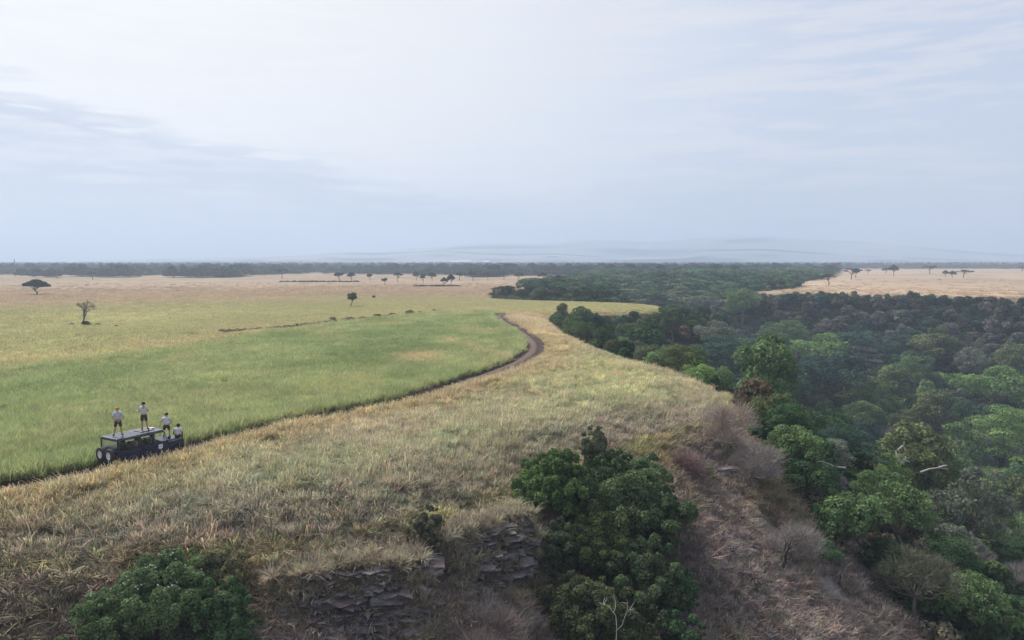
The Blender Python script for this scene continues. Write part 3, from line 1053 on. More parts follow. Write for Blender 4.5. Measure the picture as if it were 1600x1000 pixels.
# the rest of the wood, nearest first
cand = []
for _ in range(26000):
    y = random.uniform(34, 330)
    x = random.uniform(8, 215)
    if abs(x) < 0.76 * y + 4:
        cand.append((x, y))
cx, cy = np.array([q[0] for q in cand]), np.array([q[1] for q in cand])
cs = rim_s(cx, cy)
cb = sdist(BARE, cx, cy)
ok = (cs > 1.6) & (cb > 1.6) & (np.hypot(cx, cy) > 56)
order = np.argsort(np.hypot(cx, cy))
LIMIT = 285
rest_of_wood = []
for i in order:
    if not ok[i]:
        continue
    x, y, s = cx[i], cy[i], cs[i]
    D = math.hypot(x, y)
    wall = sdist(FAR, np.array([x]), np.array([y]))[0] < 48 and y > 190
    if wall:
        wd = random.uniform(4.0, 7.0)
    elif s < 7:
        wd = random.uniform(3.6, 5.4)
    else:
        wd = random.uniform(5.0, 11.5)
    gap = 0.36 if wall else 0.40
    if any((x - a) ** 2 + (y - b) ** 2 < (gap * (wd + c_)) ** 2 for a, b, c_ in trees):
        continue
    nv = float(fbm(np.array([x / 30]), np.array([y / 30]), 7)[0])
    if wall:
        kind = random.choices(['shrub', 'dome', 'airy', 'twiggy'], [4, 3, 2, 3])[0]
        cn = random.choices(['dark blue-green', 'deep green', 'dusky brown', 'purple-grey', 'grey-green', 'olive green'], [4, 2, 3, 3, 1, 1])[0]
    elif s < 7:
        kind = random.choices(['shrub', 'dome', 'airy'], [4, 1, 1])[0]
        cn = random.choices(['deep green', 'mid green', 'bright green', 'olive green', 'dusky brown'], [4, 4, 1, 2, 0.2])[0]
    else:
        kind = random.choices(['dome', 'tall', 'tier', 'airy', 'twiggy'], [5, 2, 3, 5, 0.8])[0]
        cn = random.choices(['dark blue-green', 'deep green', 'mid green', 'bright green', 'olive green', 'grey-green', 'dusky brown'],
                            [2.4, 4, 4, 1.5 + 1.5 * nv, 2, 1.4, 0.1])[0]
    if y > 105 and x < 75 and cn == 'bright green':
        cn = 'deep green'
    if kind == 'twiggy':
        cn = random.choice(['purple-grey', 'dusky brown'])
    tm, cm, Rr, H = KINDS[kind][0]
    h = min(14, wd / (2 * Rr) * H * random.uniform(0.85, 1.25))
    if kind == 'tall':
        h = min(14, h)
    zg = tz(x, y)
    if y > 150 and x > 40:
        h = min(h, -zg - 0.4)                   # crowns stay below the level of the plateau
    if y > 205 and x < 90:
        h = min(h, 5.5)
    if h < 2.0:
        continue
    rec = dict(x=x, y=y, z=zg, wd=wd, h=h, kind=kind, col=cn, rgb=np.array(GREENS[cn]) * random.uniform(0.8, 1.2) * (0.72 if wall else 0.72 if (y > 105 and x < 75) else 1), note=None,
               cls='valley_wall_tree' if wall else ('rim_shrub' if s < 7 else 'valley_tree'))
    trees.append((x, y, wd))
    if len(wood) < LIMIT:
        wood.append(rec)
    else:
        rest_of_wood.append(rec)
print('wood', len(wood), 'rest', len(rest_of_wood))

# cheap copies of the shapes for what is too far away or too much to count
def far_proto(name, clumps, n, size, seed, fill=0):
    me = leaf_cloud(name, clumps, n, size, seed, M_LEAF_I, 0.6)
    return bpy.data.objects.new(name, me)


r = np.random.default_rng(900)
FARW = coll_of('distant_crowns', [far_proto('distant_crown', dome_clumps(0.5, 0.9, 0.0, 14, r, (0.3, 0.5)), 900, 0.13, 910 + k) for k in range(4)])
TW = []
for k in range(2):
    V, Fq, var = sticks(dome_clumps(0.5, 0.9, 0.0, 14, r, (0.3, 0.45)), 900, 0.16, 0.008, r)
    TW.append(bpy.data.objects.new('twig_clump', quick_mesh('twig_clump', V, Fq, [M_LEAF_I], attrs={'var': ('POINT', 'FLOAT', var.astype(np.float32))})))
TWIG = coll_of('twig_clumps', TW)

if rest_of_wood:
    A = rest_of_wood
    scatter('distant_wood', 'crowded dark tree crowns deep in the gorge beyond the single trees', 'wood', np.array([(q['x'], q['y'], q['z'] + 0.15 * q['h']) for q in A]),
            np.array([(q['wd'], q['wd'], q['h'] * 0.95) for q in A]), np.array([q['rgb'] for q in A]), FARW, 0.05)

# undergrowth on the floor of the gorge
X, Y = rng.uniform(8, 220, 9000), rng.uniform(30, 330, 9000)
k = in_view(X, Y, 0.25)
X, Y = X[k], Y[k]
s = rim_s(X, Y)
k = (s > 1.5) & (sdist(BARE, X, Y) > -0.5)
X, Y = X[k], Y[k]
n_ = len(X)
wd_ = rng.uniform(1.8, 3.8, n_)
u = rng.uniform(size=n_)[:, None]
cc = jitter(np.where(u < 0.25, np.array((0.14, 0.12, 0.09)), np.where(u < 0.7, np.array((0.055, 0.105, 0.048)), np.array((0.10, 0.14, 0.06)))), 0.25)
scatter('undergrowth', 'dark scrub under the trees on the floor of the gorge', 'scrub', np.stack([X, Y, terrain(X, Y) - 0.2], 1), np.stack([wd_, wd_, wd_ * rng.uniform(0.7, 1.3, n_)], 1), cc, FARW, 0.15)

# forest that carries on up the gorge, and the woodland along the horizon
X = rng.uniform(-60, 1500, 60000)
Y = 330 + (2600 - 330) * rng.uniform(size=60000) ** 1.35
k = in_view(X, Y, 0.05)
X, Y = X[k], Y[k]
s = rim_s(X, Y)
dens = 1 / (1 + (Y / 700) ** 2)
k = (s > 1) & (rng.uniform(size=len(X)) < dens)
X, Y = X[k], Y[k]
k2 = rng.permutation(len(X))[:5200]
X, Y = X[k2], Y[k2]
n_ = len(X)
wd_ = rng.uniform(6.5, 12.5, n_)
u = rng.uniform(size=n_)[:, None]
cc = jitter(np.where(u < 0.35, np.array((0.058, 0.11, 0.068)), np.where(u < 0.8, np.array((0.095, 0.16, 0.075)), np.array((0.14, 0.17, 0.09)))), 0.2)
scatter('gorge_forest', 'dense green forest filling the head of the gorge', 'forest', np.stack([X, Y, terrain(X, Y)], 1), np.stack([wd_, wd_, np.minimum(wd_ * rng.uniform(0.45, 0.8, n_), np.where(X > 60, 7.5, 5.5 + 0.006 * (Y - 330)))], 1), cc, FARW, 0.05)

NB = 60000
Y = 560 + (3250 - 560) * rng.uniform(size=NB) ** 1.5
X = rng.uniform(-1, 1, NB) * 0.75 * Y
edge_y = 540 + 190 * (fbm(X / 60, X * 0, 71) - 0.38) * (0.45 + 0.55 * sm(X, -240, -120))
s_f = sdist(FAR, X, Y)
cl_n = 0.55 * fbm(X / 120, Y / 260, 73) + 0.45 * fbm(X / 28, Y / 60, 75)
k = (Y > edge_y) & ((s_f > 2) | (Y > 1150)) & (cl_n > 0.53 - 0.30 * sm(Y, 620, 900) - 0.05 * (1 - sm(X, -240, -120))) & (rng.uniform(size=NB) < 0.75)
X, Y = X[k], Y[k]
n_ = len(X)
wd_ = rng.uniform(6, 12, n_) * (1 + 0.9 * sm(Y, 1500, 5000))
cc = jitter(np.where(rng.uniform(size=n_)[:, None] < 0.6, np.array((0.032, 0.058, 0.05)), np.array((0.065, 0.085, 0.062))), 0.2)
scatter('horizon_woodland', 'blue-hazed woodland stretching along the horizon behind the plain', 'woodland', np.stack([X, Y, terrain(X, Y)], 1),
        np.stack([wd_, wd_, rng.uniform(3.5, 8.0, n_) + 3.5 * (rng.uniform(size=n_) > 0.9)], 1), cc, FARW, 0.03)
print('horizon', n_)

# ---------------------------------------------------------------- single trees of the plains
def on_plain(name, kind, v, px, py, wpx, hpx, color, label, cat='tree', group=None, bark=None, rz=None):
    x, y = P(px, py, 0)
    k = y * math.cos(PITCH)
    z = tz(x, y)
    return plant(name, kind, v, x, y, z, wpx / FPX * k, hpx / FPX * k, color, label, cat, group, rz, bark)


on_plain('acacia_tree', 'umbrella', 0, 57, 461, 47, 25, (0.022, 0.036, 0.030), 'dark umbrella-shaped acacia standing alone on the buff plain')
on_plain('savanna_tree', 'round', 0, 551, 481, 20, 25, (0.10, 0.115, 0.075), 'small round thin-crowned tree alone on the plain above the field edge')
on_plain('acacia_tree', 'thorn', 0, 661, 447.5, 10, 19, (0.06, 0.07, 0.05), 'thin straggly thorn tree with a small tuft, standing on the low scrub line')
on_plain('acacia_tree', 'umbrella', 1, 694, 447, 13, 14, (0.035, 0.05, 0.04), 'shorter flat-topped acacia of the close pair on the plain')
on_plain('acacia_tree', 'umbrella', 0, 704.5, 447, 13, 19, (0.035, 0.05, 0.04), 'taller flat-topped acacia of the close pair on the plain')
on_plain('savanna_tree', 'round', 1, 601, 445, 11, 11, (0.05, 0.085, 0.055), 'little green tree standing in front of the wood edge, beyond the dark mound')
on_plain('acacia_tree', 'umbrella', 1, 872, 450, 38, 22, (0.035, 0.055, 0.04), 'broad spreading acacia rising over the copse at the gorge head')
on_plain('acacia_tree', 'thorn', 1, 144, 437, 16, 12, (0.03, 0.045, 0.04), 'squat dark thorn tree at the far edge of the plain, beyond the lone umbrella acacia')
on_plain('acacia_tree', 'thorn', 0, 90, 435.5, 12, 11, (0.035, 0.05, 0.04), 'slim dark thorn tree on the plain edge just above the umbrella acacia')
# trees along the edge of the horizon woodland
for i, (px, py, wpx, hpx, kind) in enumerate([(270, 434, 14, 13, 'round'), (310, 435, 18, 15, 'dome'), (441, 435, 15, 15, 'thorn'), (530, 439, 16, 14, 'round'), (549, 440, 14, 15, 'round'),
                                             (578, 439, 10, 12, 'round'), (622, 440, 15, 14, 'thorn'), (650, 438, 11, 15, 'tall'), (675, 439, 17, 14, 'umbrella'), (718, 438, 13, 13, 'round'),
                                             (738, 438.5, 16, 15, 'round'), (762, 438, 14, 14, 'umbrella'), (787, 437, 13, 13, 'thorn'), (811, 438, 18, 13, 'umbrella'), (848, 438, 16, 12, 'umbrella'),
                                             (902, 441, 14, 13, 'round')]):
    nm = ['first', 'second', 'third', 'fourth', 'fifth', 'sixth', 'seventh', 'eighth', 'ninth', 'tenth', 'eleventh', 'twelfth', 'thirteenth', 'fourteenth', 'fifteenth', 'sixteenth'][i]
    look = {'round': 'round dark tree', 'dome': 'broad domed tree', 'thorn': 'open ragged tree', 'tall': 'narrow upright tree', 'umbrella': 'spreading flat-topped tree'}[kind]
    on_plain('savanna_tree', kind, i, px, py, wpx, hpx, (0.032 + 0.01 * (i % 3), 0.052 + 0.008 * (i % 2), 0.038),
             f'{look} at the horizon woodland edge, {nm} from the left', 'tree', 'trees along the edge of the horizon woodland')
# trees of the far plateau across the gorge
for px, py, wpx, hpx, kind, label in [(1294, 446, 22, 18, 'thorn', 'green open-crowned tree on the tongue of the far plateau, first above the gorge'),
                                      (1330, 437, 20, 18, 'thorn', 'dark goblet-shaped tree on the far plateau with a scrub line at its foot'),
                                      (1338, 434, 12, 15, 'round', 'small tree close behind the goblet-shaped tree on the far plateau'),
                                      (1356, 429, 8, 8, 'thorn', 'tiny pale tree at the back of the far plateau beyond the goblet-shaped tree'),
                                      (1384, 427, 15, 9, 'umbrella', 'low flat tree on the far plateau joined to the big leaning one'),
                                      (1396, 431.5, 16, 18, 'umbrella', 'big leaning dark tree at the back of the far plateau, the largest there'),
                                      (1452, 428, 15, 13, 'thorn', 'lone wide tree at the middle back of the far plateau'),
                                      (1477, 433, 12, 11, 'umbrella', 'outer tree of the touching pair on the far plateau, with a dark flat crown'),
                                      (1488, 434, 13, 11, 'umbrella', 'inner tree of the touching pair on the far plateau, with a dark flat crown'),
                                      (1506, 433.5, 18, 12, 'thorn', 'ragged bushy tree beside the touching pair on the far plateau'),
                                      (1570, 421, 10, 7, 'thorn', 'small faint tree near the far plateau treeline at the frame side'),
                                      (1597, 424, 12, 9, 'round', 'small dark tree cut by the frame edge on the far plateau')]:
    on_plain('acacia_tree', kind, px, px, py, wpx, hpx, (0.045, 0.062, 0.048), label, 'tree', 'trees scattered over the far plateau')
# the copse at the gorge head
for px, py, wpx, hpx, kind, c, label in [(790, 465, 40, 26, 'dome', (0.022, 0.045, 0.028), 'dark round tree at the tip of the copse running out on the plain'),
                                         (818, 467, 34, 22, 'dome', (0.028, 0.055, 0.03), 'second dark tree of the copse, behind its tip'),
                                         (842, 468, 30, 18, 'shrub', (0.04, 0.075, 0.036), 'low green thicket in the copse below the spreading acacia'),
                                         (868, 469, 38, 22, 'dome', (0.04, 0.08, 0.036), 'mid green tree in the copse in front of the spreading acacia'),
                                         (905, 470.5, 36, 20, 'shrub', (0.036, 0.07, 0.034), 'bushy green tree in the copse along the plain edge'),
                                         (938, 471.5, 40, 26, 'dome', (0.04, 0.085, 0.036), 'tall rounded green tree towards the inner end of the copse'),
                                         (975, 472, 40, 22, 'dome', (0.036, 0.075, 0.034), 'dense green tree behind the narrow yellow tongue of grass'),
                                         (1015, 474, 44, 26, 'dome', (0.034, 0.07, 0.036), 'big dense tree at the inner end of the copse behind the grass tongue'),
                                         (772, 461, 22, 8, 'shrub', (0.03, 0.05, 0.03), 'low dark scrub bush at the outermost tip of the copse')]:
    x, y = P(px, py - 2, 0)
    plant('copse_tree', kind, px, x, y, tz(x, y) - 0.3, wpx / FPX * y, hpx / FPX * y, c, label, 'tree', 'trees of the copse at the gorge head')

# bushes along the old bank between field and plain
row = [(362, 520, 14, 4), (384, 518, 16, 5), (402, 517, 14, 6), (420, 515, 18, 5), (446, 513, 14, 4), (478, 509, 18, 5), (520, 503, 16, 8), (545, 501.5, 20, 6), (566, 500.5, 16, 6),
       (590, 498, 20, 8), (612, 496, 18, 7), (640, 492.5, 16, 8), (656, 491.5, 12, 5), (679, 488, 10, 5)]
for i, (px, py, wpx, hpx) in enumerate(row):
    dark = hpx > 6
    nm = ['first', 'second', 'third', 'fourth', 'fifth', 'sixth', 'seventh', 'eighth', 'ninth', 'tenth', 'eleventh', 'twelfth', 'thirteenth', 'last'][i]
    on_plain('bank_bush', 'shrub', i, px, py, wpx, hpx * 1.0, (0.05, 0.065, 0.04) if dark else (0.14, 0.115, 0.085),
             f'{"rounded dark" if dark else "low brownish"} bush on the bank behind the field, {nm} from the left', 'bush', 'bushes along the bank behind the field')
for px, py, wpx, hpx, label in [(372, 500.5, 6, 4, 'tiny dark bush alone on the yellow plain above the bank'), (182, 513, 9, 5, 'small dark bush beside the bare tree on its right'),
                                (400, 598, 12, 8, 'small dark weed clump in the middle of the green field'), (384, 534, 10, 5, 'small grey-green bush just inside the far edge of the field'),
                                (107, 562, 8, 4, 'small dark tuft on the tan strip beyond the field'), (545, 528, 8, 4, 'tiny grey bush at the start of the tan streak across the field')]:
    on_plain('bush', 'shrub', px, px, py, wpx, hpx, (0.05, 0.062, 0.038), label, 'bush')

# the broken line of brown scrub that runs along the bank
bp_ = np.array(catmull([P(*q) for q in [(352, 521), (400, 517.5), (446, 513.5), (500, 507.5), (560, 501.5), (620, 495.5), (690, 488.5)]], 40))
bp_ = bp_[rng.integers(0, len(bp_), 420)] + rng.normal(0, 0.8, (420, 2))
bp_ = bp_[fbm(bp_[:, 0] / 4, bp_[:, 1] / 4, 66) > 0.4]
n = len(bp_)
wd_ = rng.uniform(0.5, 1.4, n)
scatter('bank_scrub', 'broken line of low brown scrub along the bank behind the field', 'scrub', np.stack([bp_[:, 0], bp_[:, 1], terrain(bp_[:, 0], bp_[:, 1]) - 0.1], 1),
        np.stack([wd_, wd_, wd_ * 0.6], 1), jitter(np.tile((0.22, 0.185, 0.14), (n, 1)), 0.25), FARW)

# low dark scrub lines on the plain
for px0, px1, py, label in [(648, 718, 447.6, 'thin dark line of scrub joining the thorn tree and the acacia pair'), (440, 560, 440.5, 'dark low scrub line in front of the horizon woodland')]:
    x0, y0 = P(px0, py)
    x1, y1 = P(px1, py)
    n = 60 if px0 > 600 else 90
    k = np.linspace(0, 1, n)
    X, Y = x0 + (x1 - x0) * k, y0 + (y1 - y0) * k + rng.normal(0, 2, n)
    wd_ = rng.uniform(1.0, 2.6, n)
    scatter('scrub_line', label, 'scrub', np.stack([X, Y, terrain(X, Y) - 0.1], 1), np.stack([wd_, wd_, wd_ * 0.4], 1), jitter(np.tile((0.05, 0.055, 0.04), (n, 1)), 0.2), FARW)

# bare tree growing from a dark mound
x, y = P(129, 508)
kk = 40 / FPX * y
r = np.random.default_rng(41)
root = empty('bare_tree', (x, y, tz(x, y)), 0)
tag(root, 'leafless pale-branched tree leaning out of a dark mound on the yellow plain', 'tree')
pt = twig_tree(5.0, 0.36, r, 5, 0.2, (3, 3), (0.30, 0))
for nm, sel, sd in (('trunk', [p for p in pt if p[0][1] > 0.045], 6), ('crown', [p for p in pt if p[0][1] <= 0.045], 3)):
    V, Fq = tubes([[(a, max(b_, 0.022)) for a, b_ in p] for p in sel], sd)
    link(nm, quick_mesh(nm, V, Fq, [simple_mat('grey_bark', (0.13, 0.115, 0.11), 0.9)], True), root)
zs = max(q[0][2] for p in pt for q in p)
for ch in root.children:
    ch.scale = (kk / zs,) * 3
x2, y2 = P(134, 509.5)
plant('mound_bush', 'shrub', 1, x2, y2, tz(x2, y2) - 0.2, 21 / FPX * y2, 9.5 / FPX * y2, (0.018, 0.018, 0.017), 'dark rounded mound of scrub at the foot of the leafless tree', 'bush')
for px, wpx, c, lb in [(112, 14, (0.12, 0.095, 0.07), 'low brown grass clump on the outer side of the dark mound'), (153, 12, (0.11, 0.09, 0.07), 'low brown scrub clump between the dark mound and the small dark bush')]:
    on_plain('bush', 'shrub', px, px, 509.5, wpx, 4.5, c, lb, 'bush')
x, y = P(584, 467)
V, Fq, = [], []
bm = bmesh.new()
bmesh.ops.create_icosphere(bm, subdivisions=3, radius=0.62)
for v in bm.verts:
    nse = float(fbm(np.array([v.co.x * 2 + 9]), np.array([v.co.y * 2 + v.co.z * 3]), 4)[0])
    v.co *= 0.8 + 0.5 * nse
    v.co.z = v.co.z * (1.2 if v.co.z > 0 else 0.9) + 0.5
    v.co.x *= 1.0 - 0.12 * v.co.z
me = bpy.data.meshes.new('termite_mound')
bm.to_mesh(me)
bm.free()
me.materials.append(simple_mat('dark_earth', (0.022, 0.018, 0.018), 0.95, noise=0.4, nscale=4, bump=0.5))
tag(link('termite_mound', me, None, (x, y, tz(x, y) - 0.05)), 'small upright black mound standing alone beside the small round tree', 'mound')

# radio mast far off, with guy wires
x, y = P(23.5, 432)
mast = empty('radio_mast', (x, y, 0))
tag(mast, 'thin grey radio mast rising above the woodland skyline', 'mast')
H = 20.5 / 433 * 0 + (CAM_Z + (408 - 404.5) / FPX * y)
paths = [[((a, b_, 0), 0.13), ((a * 0.5, b_ * 0.5, H), 0.1)] for a, b_ in ((0.35, 0), (-0.2, 0.3), (-0.2, -0.3))]
V, Fq = tubes(paths, 4)
steel = simple_mat('steel', (0.20, 0.21, 0.23), 0.6, 0.4)
link('mast_legs', quick_mesh('mast_legs', V, Fq, [steel]), mast)
br = []
for k in range(14):
    z0, z1 = H * k / 14, H * (k + 1) / 14
    f0, f1 = 1 - 0.5 * k / 14, 1 - 0.5 * (k + 1) / 14
    c3 = [(0.35, 0), (-0.2, 0.3), (-0.2, -0.3)]
    for q in range(3):
        a, b_ = c3[q], c3[(q + 1) % 3]
        br.append([((a[0] * f0, a[1] * f0, z0), 0.05), ((b_[0] * f1, b_[1] * f1, z1), 0.05)])
V, Fq = tubes(br, 3)
link('bracing', quick_mesh('bracing', V, Fq, [steel]), mast)

# white roofs of a settlement on the skyline
m_white = simple_mat('white_roof', (0.82, 0.82, 0.80), 0.4)
m_wall = simple_mat('pale_wall', (0.7, 0.68, 0.64), 0.8)
for i, (px, wpx, label) in enumerate([(712, 14, 'long white shed, the first of the pale roofs on the skyline'), (727, 18, 'biggest white-roofed shed on the far skyline'), (760, 10, 'small white shed standing apart on the far skyline')]):
    y = 3300.0
    x = (px - 800) / FPX * y
    wv = wpx / FPX * y
    root = tag(empty('white_shed', (x, y, 0)), label, 'building', 'white sheds on the skyline')
    hh = 10.5 + 1.5 * (i == 1)
    bx = [(-wv / 2, -8, 0), (wv / 2, -8, 0), (wv / 2, 8, 0), (-wv / 2, 8, 0), (-wv / 2, -8, hh), (wv / 2, -8, hh), (wv / 2, 8, hh), (-wv / 2, 8, hh)]
    link('wall', quick_mesh('wall', bx, [(0, 1, 5, 4), (1, 2, 6, 5), (2, 3, 7, 6), (3, 0, 4, 7)], [m_wall]), root)
    e = 1.0
    rf = [(-wv / 2 - e, -9, hh), (wv / 2 + e, -9, hh), (wv / 2 + e, 0, hh + 4), (-wv / 2 - e, 0, hh + 4), (wv / 2 + e, 9, hh), (-wv / 2 - e, 9, hh)]
    link('roof', quick_mesh('roof', rf, [(0, 1, 2, 3), (3, 2, 4, 5)], [m_white]), root)

# ---------------------------------------------------------------- near bushes, rocks and dead wood
def sight_point(px, py, dist):
    x, y, d = ray(px, py)
    return x * dist, y * dist, CAM_Z + d * dist


def rooted(name, px, py_top, wpx, dist, h, clumps_fn, n, leaf, seed, color, label, cat, trunk_n=8, r0=0.2, fork=0.3, under=-0.55):
    """a single bush or tree of its own shape standing on the slope, its top where it shows"""
    x, y, ztop = sight_point(px, py_top, dist)
    z = tz(x, y)
    h = max(ztop - z, 1.2) if h is None else h
    Rr = wpx / FPX * dist / 2
    r = np.random.default_rng(seed)
    cl_ = clumps_fn(Rr, h, r)
    root = tag(empty(name, (x, y, z)), label, cat)
    V, Fq = tubes(limbs(cl_, h, r, trunk_n, r0, fork), 7)
    link('trunk', quick_mesh('trunk', V, Fq, [M_BARK], True), root)
    o = link('crown', leaf_cloud(name + '_crown', cl_, int(n * 2.0), leaf * 0.70, seed, M_LEAF, 0.6, 1.0, under), root)
    o.color = (*color, 1)
    return root


def big(base, n, cr=(0.2, 0.36), sq=0.95):
    """clumps of a ragged bush: a body of large ones and small sprays that stand out of it"""
    def f(Rr, h, r):
        a = dome_clumps(Rr * 0.88, h * 0.96, base * h, n, r, cr, sq)
        hz = h * (1 - base) / 2
        for k in range(int(n * 1.3)):
            t_, v = r.uniform(0, 2 * PI), r.uniform(-0.7, 1)
            q = math.sqrt(1 - v * v) * r.uniform(0.8, 1.12)
            w_ = Rr * r.uniform(0.06, 0.15)
            a.append((math.cos(t_) * q * Rr, math.sin(t_) * q * Rr, base * h + hz + v * hz * r.uniform(0.85, 1.06), w_, w_, w_ * r.uniform(0.7, 1.5)))
        return a
    return f



rooted('slope_tree', 975, 742, 186, 47, None, big(0.0, 64, (0.16, 0.30), 1.1), 30000, 0.26, 51, (0.105, 0.150, 0.073), 'largest dense green tree clinging to the slope below the rim', 'tree', 14, 0.3)
rooted('slope_tree', 868, 712, 128, 46, None, big(0.05, 42, (0.2, 0.34)), 17000, 0.25, 52, (0.098, 0.160, 0.060), 'bright leafy tree growing beside the rock ledge, left half of the big thicket', 'tree', 10, 0.24)
rooted('slope_tree', 930, 662, 48, 49, None, big(0.1, 20, (0.26, 0.42), 1.2), 6000, 0.24, 53, (0.152, 0.171, 0.105), 'slender greyish tree whose tip stands highest above the thicket', 'tree', 6, 0.14)
rooted('slope_tree', 1005, 712, 80, 50, None, big(0.1, 26, (0.22, 0.36)), 8000, 0.25, 54, (0.101, 0.164, 0.080), 'green rounded bush behind the thicket, between its tip and largest crown', 'bush', 6, 0.15)
rooted('slope_tree', 930, 800, 130, 43.5, None, big(0.0, 44, (0.18, 0.32), 1.1), 17000, 0.24, 55, (0.091, 0.117, 0.050), 'olive dark tree in the middle of the thicket in front of the others', 'tree', 10, 0.2)
rooted('slope_tree', 1050, 880, 80, 43, None, big(0.0, 34, (0.2, 0.34)), 9000, 0.24, 56, (0.071, 0.139, 0.064), 'small deep green bush at the lower corner of the thicket by the brown slope', 'bush', 6, 0.15)
rooted('slope_tree', 905, 900, 120, 39.5, None, big(0.0, 30, (0.2, 0.36)), 9000, 0.22, 57, (0.101, 0.117, 0.060), 'dim bush at the very bottom of the thicket under the olive tree', 'bush', 6, 0.15)
rooted('slope_tree', 1000, 850, 140, 42, None, big(-0.1, 50, (0.17, 0.3), 1.15), 15000, 0.24, 65, (0.091, 0.130, 0.069), 'lower green mass of the thicket beneath its largest tree, towards the brown slope', 'tree', 10, 0.2)
rooted('slope_tree', 960, 930, 150, 38.5, None, big(-0.1, 44, (0.17, 0.3), 1.1), 12000, 0.22, 66, (0.084, 0.101, 0.055), 'bottom dark tree of the thicket behind the white leafless sapling', 'tree', 8, 0.2)
rooted('slope_bush', 1062, 955, 90, 38.5, None, big(-0.1, 34), 8000, 0.22, 67, (0.070, 0.119, 0.066), 'green bush at the frame bottom where thicket and brown slope meet', 'bush', 8, 0.12)
rooted('slope_tree', 880, 815, 90, 42.5, None, big(-0.1, 36, (0.2, 0.32)), 9000, 0.22, 68, (0.086, 0.110, 0.066), 'dark green bush between the bright tree and the olive tree of the thicket', 'bush', 8, 0.15)
rooted('slope_tree', 955, 700, 84, 48.5, None, big(0.0, 34, (0.2, 0.34), 1.15), 9000, 0.24, 69, (0.094, 0.144, 0.069), 'green column of the thicket under its slender greyish tip', 'tree', 8, 0.16)
rooted('slope_tree', 1030, 765, 70, 46, None, big(-0.1, 36, (0.2, 0.34), 1.2), 9000, 0.24, 70, (0.077, 0.131, 0.062), 'outer green shoulder of the thicket overhanging the brown slope', 'tree', 8, 0.16)
rooted('flowering_bush', 262, 872, 190, 33.5, None, big(-0.1, 60, (0.15, 0.27), 0.8), 22000, 0.19, 58, (0.119, 0.175, 0.085), 'broad green bush dotted with small white flowers, low on the near slope', 'bush', 10, 0.1, 0.15)
rooted('slope_bush', 330, 858, 110, 34.5, None, big(-0.1, 40, (0.18, 0.3), 0.8), 9000, 0.18, 59, (0.203, 0.204, 0.114), 'olive bush above the white-flowered bush, fading into the grass', 'bush', 8, 0.1, 0.15)
rooted('slope_bush', 345, 905, 110, 32, None, big(-0.1, 40, (0.18, 0.3), 0.8), 9000, 0.18, 60, (0.091, 0.150, 0.073), 'dark green bush on the cliff side of the white-flowered bush', 'bush', 8, 0.1, 0.15)
rooted('slope_bush', 150, 940, 130, 30.5, None, big(-0.1, 40, (0.18, 0.3), 0.8), 9000, 0.18, 61, (0.110, 0.163, 0.077), 'green bush below the white-flowered bush at the frame bottom', 'bush', 8, 0.1, 0.15)
rooted('slope_bush', 668, 792, 62, 38.6, None, big(0.0, 34, (0.18, 0.3), 1.2), 7000, 0.17, 62, (0.145, 0.144, 0.099), 'grey-green upright shrub between the two rock ledges', 'bush', 8, 0.1)
rooted('slope_bush', 1107, 706, 20, 55, 1.0, big(-0.1, 14), 1500, 0.2, 63, (0.152, 0.276, 0.085), 'small vivid green bush alone on the brown slope', 'bush', 4, 0.05)
rooted('slope_bush', 1172, 706, 30, 58, 1.3, big(-0.1, 14), 1800, 0.22, 64, (0.101, 0.139, 0.073), 'little dark green bush low beside the pinkish twig bush', 'bush', 4, 0.05)

# white flowers of the flowering bush: part of it
fb = [o for o in bpy.data.objects if o.name == 'flowering_bush'][0]
fbm_ = [o for o in fb.children if o.name.startswith('crown')][0].data
cv = np.empty(len(fbm_.vertices) * 3, np.float32)
fbm_.vertices.foreach_get('co', cv)
cv = cv.reshape(-1, 4, 3).mean(1)
m_fl = simple_mat('white_petals', (0.85, 0.84, 0.80), 0.7)
fsel = cv[(cv[:, 2] > np.quantile(cv[:, 2], 0.55)) & (cv[:, 1] < 0.8)]
seeds = fsel[rng.integers(0, len(fsel), 16)]
fsel = fsel[(np.min(np.linalg.norm(fsel[:, None, :] - seeds[None], axis=2), axis=1) < 0.32)]
fsel = fsel[rng.integers(0, len(fsel), min(90, len(fsel)))] + rng.normal(0, 0.05, (min(90, len(fsel)), 3)) + np.array((0, -0.12, 0.10))
V, Fq = [], []
for p in fsel:
    for k in range(5):
        a = k * 2 * PI / 5 + p[0] * 9
        d1 = np.array((math.cos(a), -0.5, math.sin(a) * 0.8 + 0.2)) * 0.055
        d2 = np.array((math.cos(a + 0.6), -0.3, math.sin(a + 0.6) * 0.8 + 0.3)) * 0.045
        d0 = np.array((math.cos(a - 0.6), -0.3, math.sin(a - 0.6) * 0.8 + 0.3)) * 0.045
        b0 = len(V)
        V += [p, p + d0, p + d1, p + d2]
        Fq.append((b0, b0 + 1, b0 + 2, b0 + 3))
tag(link('flowers', quick_mesh('flowers', V, Fq, [m_fl]), fb), kind='stuff')


